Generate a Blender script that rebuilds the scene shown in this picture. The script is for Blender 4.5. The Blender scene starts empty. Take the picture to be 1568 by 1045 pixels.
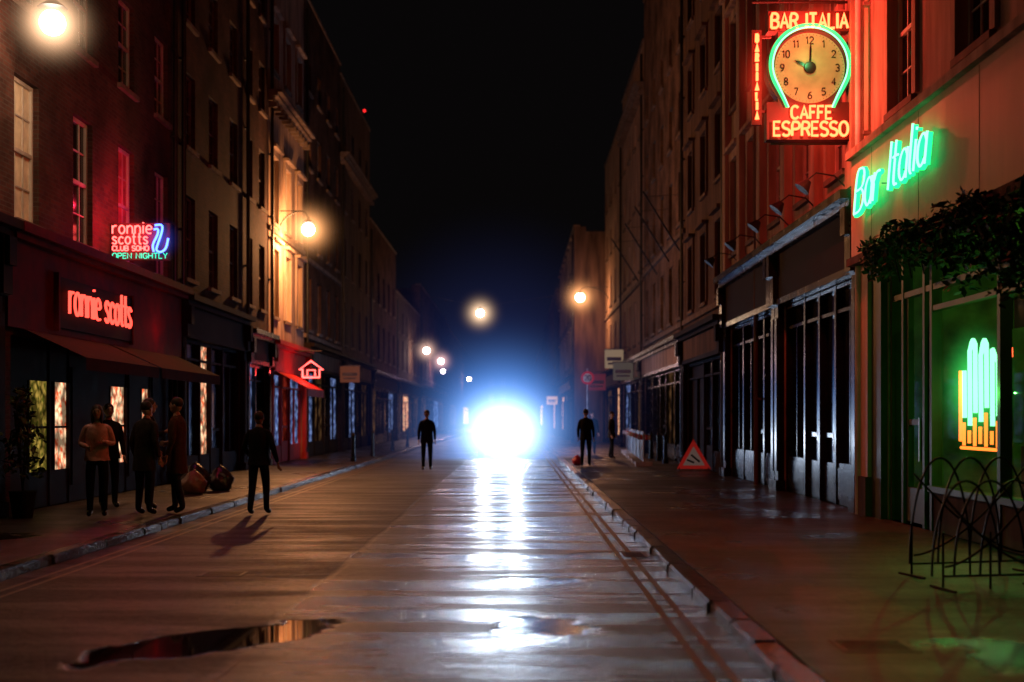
import bpy, bmesh, math, random
from mathutils import Vector, Matrix
random.seed(7)
D=bpy.data
scene=bpy.context.scene
col=scene.collection

# ------------------------------------------------------------------ helpers
def link(ob,parent=None,ploc=(0,0,0)):
    col.objects.link(ob)
    if parent is not None:
        ob.parent=parent
        ob.matrix_parent_inverse=Matrix.Translation(Vector(ploc)).inverted()
    return ob
def empty(name,loc):
    e=D.objects.new(name,None); e.location=loc; e.empty_display_size=.2
    col.objects.link(e); return e
def newmat(name):
    m=D.materials.new(name); m.use_nodes=True
    nt=m.node_tree
    return m,nt,nt.nodes,nt.links
def mat(name,base,rough=.6,metal=0.,var=.35,nscale=3.,bump=.0,bscale=20.,spec=.5,streak=False):
    m,nt,N,L=newmat(name); p=N['Principled BSDF']
    tc=N.new('ShaderNodeTexCoord')
    n=N.new('ShaderNodeTexNoise'); n.inputs['Scale'].default_value=nscale; n.inputs['Detail'].default_value=5
    if streak:
        mp=N.new('ShaderNodeMapping'); mp.inputs['Scale'].default_value=(2.2,2.2,.35)
        L.new(tc.outputs['Object'],mp.inputs['Vector']); L.new(mp.outputs['Vector'],n.inputs['Vector'])
    else: L.new(tc.outputs['Object'],n.inputs['Vector'])
    r=N.new('ShaderNodeMapRange'); r.inputs['From Min'].default_value=.3; r.inputs['From Max'].default_value=.7
    L.new(n.outputs['Fac'],r.inputs['Value'])
    mx=N.new('ShaderNodeMixRGB'); mx.inputs[1].default_value=(*[c*(1-var) for c in base],1); mx.inputs[2].default_value=(*[min(1,c*(1+var)) for c in base],1)
    L.new(r.outputs[0],mx.inputs[0]); L.new(mx.outputs[0],p.inputs['Base Color'])
    rr=N.new('ShaderNodeMapRange'); rr.inputs['To Min'].default_value=max(.02,rough-.12); rr.inputs['To Max'].default_value=min(1,rough+.12)
    L.new(n.outputs['Fac'],rr.inputs['Value']); L.new(rr.outputs[0],p.inputs['Roughness'])
    p.inputs['Metallic'].default_value=metal
    p.inputs['Specular IOR Level'].default_value=spec
    if bump>0:
        n2=N.new('ShaderNodeTexNoise'); n2.inputs['Scale'].default_value=bscale; n2.inputs['Detail'].default_value=4
        L.new(tc.outputs['Object'],n2.inputs['Vector'])
        b=N.new('ShaderNodeBump'); b.inputs['Strength'].default_value=bump; b.inputs['Distance'].default_value=.02
        L.new(n2.outputs['Fac'],b.inputs['Height']); L.new(b.outputs[0],p.inputs['Normal'])
    return m
def emat(name,c,s,sample=False):
    m,nt,N,L=newmat(name); N.remove(N['Principled BSDF'])
    e=N.new('ShaderNodeEmission'); e.inputs[0].default_value=(*c,1); e.inputs[1].default_value=s
    L.new(e.outputs[0],N['Material Output'].inputs[0])
    if not sample: m.cycles.emission_sampling='NONE'
    return m
def brick(name,c1,c2,mort,rough=.9):
    m,nt,N,L=newmat(name); p=N['Principled BSDF']
    tc=N.new('ShaderNodeTexCoord'); sp=N.new('ShaderNodeSeparateXYZ'); cb=N.new('ShaderNodeCombineXYZ')
    ad=N.new('ShaderNodeMath'); ad.operation='ADD'
    L.new(tc.outputs['Object'],sp.inputs[0]); L.new(sp.outputs['X'],ad.inputs[0]); L.new(sp.outputs['Y'],ad.inputs[1])
    L.new(ad.outputs[0],cb.inputs['X']); L.new(sp.outputs['Z'],cb.inputs['Y'])
    b=N.new('ShaderNodeTexBrick'); b.inputs['Scale'].default_value=1.
    b.inputs['Brick Width'].default_value=.225; b.inputs['Row Height'].default_value=.075; b.inputs['Mortar Size'].default_value=.009
    b.inputs['Color1'].default_value=(*c1,1); b.inputs['Color2'].default_value=(*c2,1); b.inputs['Mortar'].default_value=(*mort,1)
    L.new(cb.outputs[0],b.inputs['Vector'])
    n=N.new('ShaderNodeTexNoise'); n.inputs['Scale'].default_value=.9; n.inputs['Detail'].default_value=6
    L.new(tc.outputs['Object'],n.inputs['Vector'])
    r=N.new('ShaderNodeMapRange'); r.inputs['From Min'].default_value=.3; r.inputs['From Max'].default_value=.7; r.inputs['To Min'].default_value=.3; r.inputs['To Max'].default_value=1.25
    L.new(n.outputs['Fac'],r.inputs['Value'])
    vm=N.new('ShaderNodeVectorMath'); vm.operation='SCALE'
    L.new(b.outputs['Color'],vm.inputs[0]); L.new(r.outputs[0],vm.inputs['Scale']); L.new(vm.outputs[0],p.inputs['Base Color'])
    bp=N.new('ShaderNodeBump'); bp.inputs['Strength'].default_value=.9; bp.inputs['Distance'].default_value=.014; bp.invert=True
    L.new(b.outputs['Fac'],bp.inputs['Height']); L.new(bp.outputs[0],p.inputs['Normal'])
    p.inputs['Roughness'].default_value=rough; p.inputs['Specular IOR Level'].default_value=.08
    return m
def glowpanel(name,c1,c2,s,scale=4.):
    m,nt,N,L=newmat(name); N.remove(N['Principled BSDF'])
    tc=N.new('ShaderNodeTexCoord'); v=N.new('ShaderNodeTexVoronoi'); v.inputs['Scale'].default_value=scale
    n=N.new('ShaderNodeTexNoise'); n.inputs['Scale'].default_value=scale*1.7; n.inputs['Detail'].default_value=3
    L.new(tc.outputs['Object'],v.inputs['Vector']); L.new(tc.outputs['Object'],n.inputs['Vector'])
    r=N.new('ShaderNodeValToRGB'); r.color_ramp.elements[0].position=.38; r.color_ramp.elements[0].color=(*c1,1)
    r.color_ramp.elements[1].position=.58; r.color_ramp.elements[1].color=(*c2,1)
    L.new(n.outputs['Fac'],r.inputs[0])
    mm=N.new('ShaderNodeMapRange'); mm.inputs['From Max'].default_value=.7; mm.inputs['To Min'].default_value=s*1.3; mm.inputs['To Max'].default_value=s*.12
    L.new(v.outputs['Distance'],mm.inputs['Value'])
    e=N.new('ShaderNodeEmission'); L.new(r.outputs[0],e.inputs[0]); L.new(mm.outputs[0],e.inputs[1])
    L.new(e.outputs[0],N['Material Output'].inputs[0])
    m.cycles.emission_sampling='NONE'
    return m

M={}
M['brick_dark']=brick('brick_dark',(.11,.045,.033),(.065,.03,.025),(.09,.07,.06))
M['brick_brown']=brick('brick_brown',(.22,.12,.08),(.16,.09,.06),(.14,.12,.10))
M['stucco']=mat('stucco',(.33,.22,.16),.9,var=.5,nscale=1.5,bump=.2,streak=True,spec=.1)
M['stucco_dk']=mat('stucco_dark',(.11,.072,.055),.9,var=.5,nscale=1.3,bump=.2,streak=True,spec=.1)
M['stucco_w']=mat('stucco_cream',(.36,.26,.2),.85,var=.45,nscale=1.6,bump=.15,streak=True,spec=.1)
M['white']=mat('white_paint',(.5,.46,.4),.55,var=.2,spec=.3)
M['blind']=mat('cream_blind',(.78,.7,.52),.8,var=.2,nscale=5,spec=.1)
M['blind_dk']=mat('dark_red_curtain',(.4,.12,.1),.85,var=.4,nscale=5,spec=.1)
M['stone']=mat('stone_trim',(.17,.125,.10),.85,var=.4,bump=.2,spec=.1)
M['black']=mat('black_gloss_paint',(.010,.009,.009),.24,var=.3,bump=.06,bscale=5,spec=.3)
M['dark']=mat('dark_paint',(.018,.011,.010),.7,var=.4,spec=.05)
M['darkred']=mat('dark_red_paint',(.10,.008,.011),.7,var=.4,spec=.05)
M['redp']=mat('red_paint',(.4,.03,.03),.6,var=.3,spec=.1)
M['awn']=mat('awning_canvas',(.05,.008,.008),.9,var=.3,spec=.05)
M['glass']=mat('night_window_glass',(.006,.006,.007),.12,var=.1,bump=.08,bscale=2.5,spec=.35)
M['metal']=mat('dark_metal',(.03,.03,.03),.45,metal=.6)
M['iron']=mat('cast_iron_cover',(.03,.028,.026),.5,metal=.3,bump=.5,bscale=30)
M['steel']=mat('galvanised_steel',(.4,.4,.4),.4,metal=.9)
M['fascia']=mat('cream_fascia_paint',(.62,.37,.27),.55,var=.16,nscale=1.,streak=True,spec=.2)
M['lit_warm']=glowpanel('lit_poster_warm',(.8,.1,.03),(1,.66,.38),1.9,4.5)
M['lit_yel']=glowpanel('lit_window_yellow',(.2,.2,.02),(1,.65,.12),.45,6)
M['lit_cool']=glowpanel('lit_shop_cool',(.01,.02,.2),(.35,.5,1),.8,3)
M['lit_dim']=glowpanel('lit_shop_dim',(.12,.03,.01),(.9,.45,.18),.14,2.)
M['lit_red']=glowpanel('lit_shop_red',(.3,.01,.01),(.9,.08,.04),.3,3)
M['grn_int']=mat('green_tiles',(.2,.28,.09),.4,var=.6,nscale=2.5)
M['grn_paint']=mat('green_paint',(.05,.07,.025),.45,var=.3,spec=.3)

def clearglass(name,tint=(1,1,1)):
    m,nt,N,L=newmat(name); N.remove(N['Principled BSDF'])
    t=N.new('ShaderNodeBsdfTransparent'); t.inputs[0].default_value=(*tint,1)
    g=N.new('ShaderNodeBsdfGlossy'); g.inputs['Roughness'].default_value=.03
    x=N.new('ShaderNodeMixShader'); x.inputs[0].default_value=.14; L.new(t.outputs[0],x.inputs[1]); L.new(g.outputs[0],x.inputs[2])
    L.new(x.outputs[0],N['Material Output'].inputs[0]); return m
M['pane']=clearglass('shop_window_glass',(.9,.95,.9))

def bm_box(bm,x0,x1,y0,y1,z0,z1):
    xs=sorted((x0,x1)); ys=sorted((y0,y1)); zs=sorted((z0,z1))
    v=[bm.verts.new((x,y,z)) for x in xs for y in ys for z in zs]
    for f in ((0,1,3,2),(4,6,7,5),(0,4,5,1),(2,3,7,6),(0,2,6,4),(1,5,7,3)):
        bm.faces.new([v[i] for i in f])
def bm_obj(name,bm,material,parent=None,ploc=(0,0,0),smooth=False,recalc=True):
    if recalc: bmesh.ops.recalc_face_normals(bm,faces=bm.faces)
    me=D.meshes.new(name); bm.to_mesh(me); bm.free()
    if isinstance(material,(list,tuple)):
        for q in material: me.materials.append(q)
    else: me.materials.append(material)
    if smooth:
        for p in me.polygons: p.use_smooth=True
    return link(D.objects.new(name,me),parent,ploc)
def tube(name,pts_list,r,material,parent=None,ploc=(0,0,0),cyc=False,res=1):
    cu=D.curves.new(name,'CURVE'); cu.dimensions='3D'; cu.bevel_depth=r; cu.bevel_resolution=res; cu.use_fill_caps=True
    for pts in pts_list:
        s=cu.splines.new('POLY'); s.points.add(len(pts)-1)
        for i,p in enumerate(pts): s.points[i].co=(*p,1)
        s.use_cyclic_u=cyc
    cu.materials.append(material)
    return link(D.objects.new(name,cu),parent,ploc)
def light(name,kind,loc,power,color,parent=None,ploc=(0,0,0),r=0.,rot=None,**kw):
    l=D.lights.new(name,kind); l.energy=power; l.color=color; l.shadow_soft_size=r
    for k,v in kw.items(): setattr(l,k,v)
    o=D.objects.new(name,l); o.location=loc
    if rot: o.rotation_euler=rot
    return link(o,parent,ploc)
def halo(parent,ploc,loc,rad,color,strength,n=4.,name='bloom_volume',rate=2.):  # added emissive volume imitating lens bloom around lamps and neon, not mist
    bm=bmesh.new(); bmesh.ops.create_icosphere(bm,subdivisions=2,radius=1.)
    m,nt,N,L=newmat(name); N.remove(N['Principled BSDF'])
    tc=N.new('ShaderNodeTexCoord'); ln=N.new('ShaderNodeVectorMath'); ln.operation='LENGTH'
    sb=N.new('ShaderNodeMath'); sb.operation='SUBTRACT'; sb.inputs[0].default_value=.95; sb.use_clamp=True
    pw=N.new('ShaderNodeMath'); pw.operation='POWER'; pw.inputs[1].default_value=n
    ml=N.new('ShaderNodeMath'); ml.operation='MULTIPLY'; ml.inputs[1].default_value=strength
    e=N.new('ShaderNodeEmission'); e.inputs[0].default_value=(*color,1)
    L.new(tc.outputs['Object'],ln.inputs[0]); L.new(ln.outputs['Value'],sb.inputs[1]); L.new(sb.outputs[0],pw.inputs[0]); L.new(pw.outputs[0],ml.inputs[0])
    L.new(ml.outputs[0],e.inputs[1]); L.new(e.outputs[0],N['Material Output'].inputs['Volume'])
    m.cycles.emission_sampling='NONE'
    try: m.cycles.volume_step_rate=rate
    except Exception: pass
    o=bm_obj(name,bm,m,parent,ploc,smooth=True)
    o.location=loc; o.scale=rad if isinstance(rad,tuple) else (rad,)*3
    return o

# ------------------------------------------------------------------ world + camera
w=D.worlds.new("World"); scene.world=w; w.use_nodes=True
w.node_tree.nodes['Background'].inputs[0].default_value=(.0022,.0018,.0019,1)
w.node_tree.nodes['Background'].inputs[1].default_value=1.
scene.view_settings.view_transform='Standard'; scene.view_settings.look='None'; scene.view_settings.exposure=0
cam=D.cameras.new('camera'); co=D.objects.new('camera',cam); col.objects.link(co)
co.location=(0,0,1.6); co.rotation_euler=(math.radians(90),0,0)
cam.lens=45; cam.sensor_width=36; cam.shift_x=-.004; cam.shift_y=.075; cam.clip_end=1500; cam.clip_start=.05
cam.dof.use_dof=True; cam.dof.focus_distance=19; cam.dof.aperture_fstop=1.0
scene.camera=co

# ------------------------------------------------------------------ ground, road, pavements
def groundmat(name,base,kind):
    m,nt,N,L=newmat(name); p=N['Principled BSDF']
    tc=N.new('ShaderNodeTexCoord'); O=tc.outputs['Object']
    def noise(scale,det=4,mapscale=None,rough=.5):
        n=N.new('ShaderNodeTexNoise'); n.inputs['Scale'].default_value=scale; n.inputs['Detail'].default_value=det; n.inputs['Roughness'].default_value=rough
        if mapscale:
            mp=N.new('ShaderNodeMapping'); mp.inputs['Scale'].default_value=mapscale; L.new(O,mp.inputs['Vector']); L.new(mp.outputs[0],n.inputs['Vector'])
        else: L.new(O,n.inputs['Vector'])
        return n.outputs['Fac']
    def math_(op,a,b=None,clamp=False):
        q=N.new('ShaderNodeMath'); q.operation=op; q.use_clamp=clamp
        for i,x in enumerate((a,b)):
            if x is None: continue
            if isinstance(x,(int,float)): q.inputs[i].default_value=x
            else: L.new(x,q.inputs[i])
        return q.outputs[0]
    def rng(v,a,b,c,d,smooth=False):
        r=N.new('ShaderNodeMapRange'); 
        if smooth: r.interpolation_type='SMOOTHSTEP'
        for i,x in enumerate((a,b,c,d)): r.inputs[1+i].default_value=x
        L.new(v,r.inputs[0]); return r.outputs[0]
    edge=noise(2.3,5)
    def puddle(cx,cy,rx,ry,rot=0,wob=.7,amt=1.,soft=.12):
        s=N.new('ShaderNodeVectorMath'); s.operation='SUBTRACT'; s.inputs[1].default_value=(cx,cy,0); L.new(O,s.inputs[0])
        rt=N.new('ShaderNodeVectorRotate'); rt.rotation_type='Z_AXIS'; rt.inputs['Angle'].default_value=-rot; L.new(s.outputs[0],rt.inputs['Vector'])
        mu=N.new('ShaderNodeVectorMath'); mu.operation='MULTIPLY'; mu.inputs[1].default_value=(1/rx,1/ry,0); L.new(rt.outputs[0],mu.inputs[0])
        ln=N.new('ShaderNodeVectorMath'); ln.operation='LENGTH'; L.new(mu.outputs[0],ln.inputs[0])
        v=math_('ADD',ln.outputs['Value'],math_('MULTIPLY',math_('SUBTRACT',edge,.5),wob*2.2))
        return rng(v,1.05,1.05-soft,0,amt,True)
    if kind=='road':
        pud=[puddle(-2.15,9.2,1.15,.42,math.radians(50),.5,1.),puddle(.2,9.7,.42,.6,0,.8,.93,.3),puddle(1.0,14.9,.4,.4,0,.9,.8,.4),puddle(.1,12.6,.6,.3,0,.8,.75,.5)]
    else:
        pud=[puddle(4.6,9.6,.5,1.1,0,.9,.8,.5),puddle(3.15,8.2,.55,.9,0,1.1,.75,.8),puddle(-6.6,16,.5,.8,0,.8,.7,.5)]
    mask=pud[0]
    for q in pud[1:]: mask=math_('MAXIMUM',mask,q)
    inv=math_('SUBTRACT',1.,mask)
    fine=noise(32,4,None,.8); grit=noise(13,4); rip=noise(1.0,3,(.22,1.25,1)); big=noise(.5,4,(.8,.6,1)); band=noise(1.,5,(.3,1.6,1),.65)
    if kind=='road':
        sp=N.new('ShaderNodeSeparateXYZ'); L.new(O,sp.inputs[0])
        xs=math_('ADD',sp.outputs['X'],math_('MULTIPLY',math_('SUBTRACT',noise(.8,3),.5),.16))
        left=rng(xs,-1.86,-1.92,0,1)
        mid=rng(xs,-.6,-1.9,0,1,True)
        seam=math_('MULTIPLY',rng(xs,-1.93,-1.89,0,1,True),rng(xs,-1.81,-1.85,0,1,True))
        rgh=math_('ADD',math_('ADD',rng(big,.35,.65,.09,.19),rng(band,.42,.58,-.04,.16)),math_('ADD',math_('MULTIPLY',left,.12),math_('MULTIPLY',mid,.12)))
        hs=math_('ADD',math_('MULTIPLY',fine,1.0),math_('MULTIPLY',grit,.8))
        h=math_('ADD',hs,math_('MULTIPLY',rip,3.4))
        h=math_('SUBTRACT',h,math_('MULTIPLY',seam,.5))
        bdist=.03
    else:
        bt=N.new('ShaderNodeTexBrick'); bt.inputs['Scale'].default_value=1; bt.inputs['Brick Width'].default_value=.9; bt.inputs['Row Height'].default_value=.6; bt.inputs['Mortar Size'].default_value=.01
        bt.inputs['Color1'].default_value=(.6,.6,.6,1); bt.inputs['Color2'].default_value=(1.2,1.2,1.2,1); bt.inputs['Mortar'].default_value=(.2,.2,.2,1)
        L.new(O,bt.inputs['Vector'])
        rgh=math_('ADD',rng(big,.35,.65,.18,.5),rng(band,.35,.65,-.05,.1))
        h=math_('ADD',math_('ADD',math_('MULTIPLY',fine,.5),math_('MULTIPLY',grit,.6)),math_('MULTIPLY',rip,1.5))
        h=math_('SUBTRACT',h,math_('MULTIPLY',bt.outputs['Fac'],.6))
        bdist=.024
    h=math_('MULTIPLY',h,inv)
    bp=N.new('ShaderNodeBump'); bp.inputs['Strength'].default_value=.9; bp.inputs['Distance'].default_value=bdist
    L.new(h,bp.inputs['Height']); L.new(bp.outputs[0],p.inputs['Normal'])
    L.new(math_('ADD',math_('MULTIPLY',rgh,inv),.035),p.inputs['Roughness'])
    cr=N.new('ShaderNodeMixRGB'); cr.inputs[1].default_value=(*[c*.35 for c in base],1); cr.inputs[2].default_value=(*[c*1.6 for c in base],1)
    L.new(rng(grit,.35,.65,0,1),cr.inputs[0])
    out=cr.outputs[0]
    if kind!='road':
        m2=N.new('ShaderNodeMixRGB'); m2.blend_type='MULTIPLY'; m2.inputs[0].default_value=1; L.new(out,m2.inputs[1]); L.new(bt.outputs['Color'],m2.inputs[2]); out=m2.outputs[0]
    L.new(out,p.inputs['Base Color'])
    p.inputs['Specular IOR Level'].default_value=.42
    return m
M['road']=groundmat('wet_asphalt',(.042,.034,.029),'road')
M['pave']=groundmat('wet_paving',(.042,.030,.024),'pave')
M['kerb']=mat('granite_kerb',(.08,.07,.062),.2,var=.5,nscale=9,bump=.7,bscale=24)
M['yellow']=mat('yellow_road_paint',(.15,.105,.03),.4,var=.8,nscale=9,bump=.5,bscale=60)
M['earth']=mat('earth',(.05,.045,.04),.9)
KL,KR=-5.05,1.57
GZ=.10
def sheet(name,x0,x1,y0,y1,z,m):
    bm=bmesh.new(); bm.faces.new([bm.verts.new(p) for p in ((x0,y0,z),(x1,y0,z),(x1,y1,z),(x0,y1,z))]); return bm_obj(name,bm,m,recalc=False)
sheet('ground',-600,600,-300,900,-.03,M['earth'])
sheet('road',KL-.05,KR+.05,-8,262,0,M['road'])
for (a,b) in ((-8.6,KL-.2),(KR+.2,6.2)):
    bm=bmesh.new(); bm_box(bm,a,b,-8,262,-.02,GZ); bm_obj('pavement',bm,M['pave'])
for (a,b) in ((KL-.196,KL),(KR,KR+.196)):
    bm=bmesh.new(); y=-8
    while y<200:
        l=random.uniform(.8,1.05); j=random.uniform(-.012,.012); k=random.uniform(-.006,.006)
        bm_box(bm,a+ (0 if a<0 else j),b+(j if a<0 else 0),y,y+l-.012,-.02,GZ+.002+k); y+=l
    bmesh.ops.bevel(bm,geom=bm.edges[:],offset=.02,segments=2,affect='EDGES')
    bm_obj('kerb',bm,M['kerb'])
for x in (1.16,1.31):
    sheet('double_yellow_line',x,x+.055,2,120,.004,M['yellow'])
for x in (-4.78,-4.62):
    sheet('double_yellow_line',x,x+.05,2,120,.004,M['yellow'])
def cover(name,x,y,wd,ln,z):
    e=empty(name,(x,y,z)); bm=bmesh.new()
    bm_box(bm,x-wd/2,x+wd/2,y-ln/2,y-ln/2+.04,z,z+.004); bm_box(bm,x-wd/2,x+wd/2,y+ln/2-.04,y+ln/2,z,z+.004)
    bm_box(bm,x-wd/2,x-wd/2+.04,y-ln/2+.04,y+ln/2-.04,z,z+.004); bm_box(bm,x+wd/2-.04,x+wd/2,y-ln/2+.04,y+ln/2-.04,z,z+.004)
    n=7
    for i in range(n):
        yy=y-ln/2+.04+(ln-.08)*(i+.5)/n; bm_box(bm,x-wd/2+.04,x+wd/2-.04,yy-.012,yy+.012,z,z+.003)
    bm_obj('cover_frame',bm,M['iron'],e,(x,y,z))
cover('manhole_cover',1.38,14.9,.28,.5,.006); cover('manhole_cover',2.35,8.4,.5,.45,GZ+.001); cover('manhole_cover',-3.0,13.1,.45,.4,.001)

# ------------------------------------------------------------------ buildings
class Bld:
    def __init__(s,name,side,X,y0,y1,h,wall,body_d=.7,ground_d=None,depth=11):
        s.X=X; s.s=1 if side=='L' else -1; s.y0=y0; s.y1=y1; s.h=h; s.wall=wall
        s.loc=(X,(y0+y1)/2,0); s.e=empty(name,s.loc); s.parts={}; s.op=[]; s.body_d=body_d; s.gd=ground_d or body_d; s.depth=depth
    def bm(s,part,m):
        k=(part,m)
        if k not in s.parts: s.parts[k]=bmesh.new()
        return s.parts[k]
    def box(s,part,m,u0,u1,d0,d1,z0,z1): bm_box(s.bm(part,m),s.X+s.s*d0,s.X+s.s*d1,u0,u1,z0,z1)
    def quad(s,part,m,pts):
        b=s.bm(part,m); b.faces.new([b.verts.new((s.X+s.s*d,u,z)) for (u,d,z) in pts])
    def window(s,u,wd,z0,z1,frame='white',back='glass',surround=None,sill='stone',arch='brick',bars=(3,4)):
        u0,u1=u-wd/2,u+wd/2; s.op.append((u0,u1,z0,z1,.24,back))
        f=frame; a,b=-.17,-.10
        s.box('window_frames',f,u0,u0+.06,a,b,z0,z1); s.box('window_frames',f,u1-.06,u1,a,b,z0,z1)
        s.box('window_frames',f,u0+.06,u1-.06,a,b,z0,z0+.07); s.box('window_frames',f,u0+.06,u1-.06,a,b,z1-.06,z1)
        zm=(z0+z1)/2; s.box('window_frames',f,u0+.06,u1-.06,a,b,zm-.03,zm+.03)
        for i in range(1,bars[0]):
            uu=u0+wd*i/bars[0]; s.box('window_frames',f,uu-.012,uu+.012,-.165,-.125,z0+.07,zm-.03); s.box('window_frames',f,uu-.012,uu+.012,-.165,-.125,zm+.03,z1-.06)
        for i in range(1,bars[1]):
            if i*2==bars[1]: continue
            zz=z0+(z1-z0)*i/bars[1]; s.box('window_frames',f,u0+.06,u1-.06,-.16,-.128,zz-.012,zz+.012)
        s.box('trim',sill,u0-.08,u1+.08,-.09,.09,z0-.1,z0-.002)
        if surround:
            s.box('trim',surround,u0-.17,u0-.003,-.02,.06,z0,z1+.003); s.box('trim',surround,u1+.003,u1+.17,-.02,.06,z0,z1+.003)
            s.box('trim',surround,u0-.17,u1+.17,-.02,.065,z1+.004,z1+.22); s.box('trim',surround,u0-.25,u1+.25,-.02,.2,z1+.224,z1+.32)
    def string(s,z,t=.15,d=.1,m='stone',u0=None,u1=None):
        s.box('trim',m,(u0 or s.y0)+.003,(u1 or s.y1)-.003,-.02,d,z,z+t)
    def cornice(s,z,m='stone',d=.45):
        a,b=s.y0+.004,s.y1-.004
        s.box('cornice',m,a,b,-.02,d*.4,z,z+.15); s.box('cornice',m,a,b,-.02,d*.7,z+.153,z+.26); s.box('cornice',m,a,b,-.02,d,z+.263,z+.36)
        n=int((b-a)/.55)
        for i in range(n):
            u=a+.2+(b-a-.4)*i/max(1,n-1); s.box('cornice',m,u-.06,u+.06,.0,d*.6,z-.18,z-.003)
    def shopfront(s,u0,u1,ztop,fas,trim,bays,fh=.75,rec=.45,riser=.55):
        zt=ztop-.25-fh
        s.box('shop_fascia',fas,u0+.02,u1-.02,-.02,.14,zt+.12,ztop-.25)
        s.box('shopfront',trim,u0+.01,u1-.01,-.02,.26,ztop-.248,ztop-.14); s.box('shopfront',trim,u0+.005,u1-.005,-.02,.4,ztop-.137,ztop)
        s.box('shop_fascia',trim,u0+.02,u1-.02,-.02,.18,zt,zt+.118)
        a,b=u0+.36,u1-.36
        for (p,q) in ((u0+.03,u0+.35),(u1-.35,u1-.03)):
            s.box('shopfront',trim,p,q,-.02,.13,.32,zt-.003); s.box('shopfront',trim,p-.02,q+.02,-.02,.18,GZ,.318)
            s.box('shopfront',trim,p-.015,q+.015,-.02,.24,zt+.02,ztop-.26)
            s.box('shopfront',trim,p+.06,q-.06,.13,.15,.5,zt-.25)
            s.box('shopfront',trim,p+.02,q-.02,.24,.32,ztop-.7,ztop-.262)
        s.op.append((a,b,GZ,zt,rec,None))
        tot=sum(x[0] for x in bays); u=a
        for wdt,back,door in bays:
            w_=(b-a)*wdt/tot; v=u+w_
            r=.14 if door else riser
            s.box('shopfront',trim,u,u+.06,-.2,-.03,GZ,zt); s.box('shopfront',trim,v-.06,v,-.2,-.03,GZ,zt)
            s.box('shopfront',trim,u+.06,v-.06,-.18,-.05,zt-.5,zt-.44)
            s.box('shopfront',trim,u+.06,v-.06,-.18,-.04,zt-.08,zt)
            if door:
                s.box('shop_doors',trim,u+.06,u+.16,-.17,-.1,GZ,zt-.5); s.box('shop_doors',trim,v-.16,v-.06,-.17,-.1,GZ,zt-.5)
                s.box('shop_doors',trim,u+.16,v-.16,-.17,-.1,GZ,.8); s.box('shop_doors',trim,u+.16,v-.16,-.16,-.1,1.25,1.33)
                s.box('door_handles','steel',u+.18,u+.21,-.1,-.05,1.0,1.35)
            else:
                s.box('shopfront',trim,u+.06,v-.06,-.16,-.06,GZ,.12+r)
                s.box('shopfront',trim,u+.14,v-.14,-.06,-.045,.2,.04+r)
                um=(u+v)/2
                if w_>1.5: s.box('shopfront',trim,um-.025,um+.025,-.17,-.07,.12+r,zt-.5)
            s.quad('shop_glass',back,[(u+.05,-.15,.13),(v-.05,-.15,.13),(v-.05,-.15,zt-.01),(u+.05,-.15,zt-.01)])
            u=v
    def finish(s,parapet=.9):
        us=sorted({s.y0,s.y1,*[o[0] for o in s.op],*[o[1] for o in s.op]}); zs=sorted({0.,s.h,*[o[2] for o in s.op],*[o[3] for o in s.op]})
        for i in range(len(us)-1):
            for j in range(len(zs)-1):
                uc,zc=(us[i]+us[i+1])/2,(zs[j]+zs[j+1])/2
                if us[i+1]-us[i]<1e-5 or zs[j+1]-zs[j]<1e-5: continue
                if any(o[0]<uc<o[1] and o[2]<zc<o[3] for o in s.op): continue
                s.quad('facade',s.wall,[(us[i],0,zs[j]),(us[i+1],0,zs[j]),(us[i+1],0,zs[j+1]),(us[i],0,zs[j+1])])
        for (a,b,c,d,dp,back) in s.op:
            wm=s.wall
            if dp>1: wm='grn_int'
            for pts in ([(a,0,c),(a,-dp,c),(a,-dp,d),(a,0,d)],[(b,0,c),(b,-dp,c),(b,-dp,d),(b,0,d)],[(a,0,c),(b,0,c),(b,-dp,c),(a,-dp,c)],[(a,0,d),(b,0,d),(b,-dp,d),(a,-dp,d)]):
                s.quad('reveals',wm,pts)
            if back:
                e=.15 if dp<1 else dp-.01
                s.quad('window_panes',back,[(a,-e,c),(b,-e,c),(b,-e,d),(a,-e,d)])
        w_=s.wall
        zsplit=4.2
        s.box('body',w_,s.y0+.001,s.y1-.001,-s.gd,-s.depth,0,zsplit); s.box('body',w_,s.y0+.001,s.y1-.001,-s.body_d,-s.depth,zsplit,s.h-.3)
        for u in (s.y0+.001,s.y1-.001):
            s.quad('party_walls',w_,[(u,0,0),(u,-s.gd,0),(u,-s.gd,zsplit),(u,0,zsplit)]); s.quad('party_walls',w_,[(u,0,zsplit),(u,-s.body_d,zsplit),(u,-s.body_d,s.h),(u,0,s.h)])
        s.box('body',w_,s.y0+.002,s.y1-.002,-.001,-.3,s.h-.05,s.h+.02)
        s.box('trim','stone',s.y0-.02+.03,s.y1-.01,-.36,.06,s.h+.02,s.h+.11)
        for u in (s.y0+.5,s.y1-.5):
            s.box('body',w_,u-.35,u+.35,-4.2,-5.6,s.h-.4,s.h+1.6)
            for k in range(4): s.box('chimney_pots','redp',u-.11,u+.11,-4.35-k*.33,-4.57-k*.33,s.h+1.6,s.h+1.95)
        for (part,m),b in s.parts.items(): bm_obj(part,b,M[m],s.e,s.loc,recalc=(part not in('facade','reveals','window_panes','party_walls','shop_glass')))
    def pipe(s,u,z1,m='metal',r=.055,d=.1):
        tube('drainpipe',[[(s.X+s.s*d,u,GZ),(s.X+s.s*d,u,z1)]],r,M[m],s.e,s.loc)
        for z in range(2,int(z1),2): s.box('trim',m,u-.08,u+.08,0,.12,z,z+.05)

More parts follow.
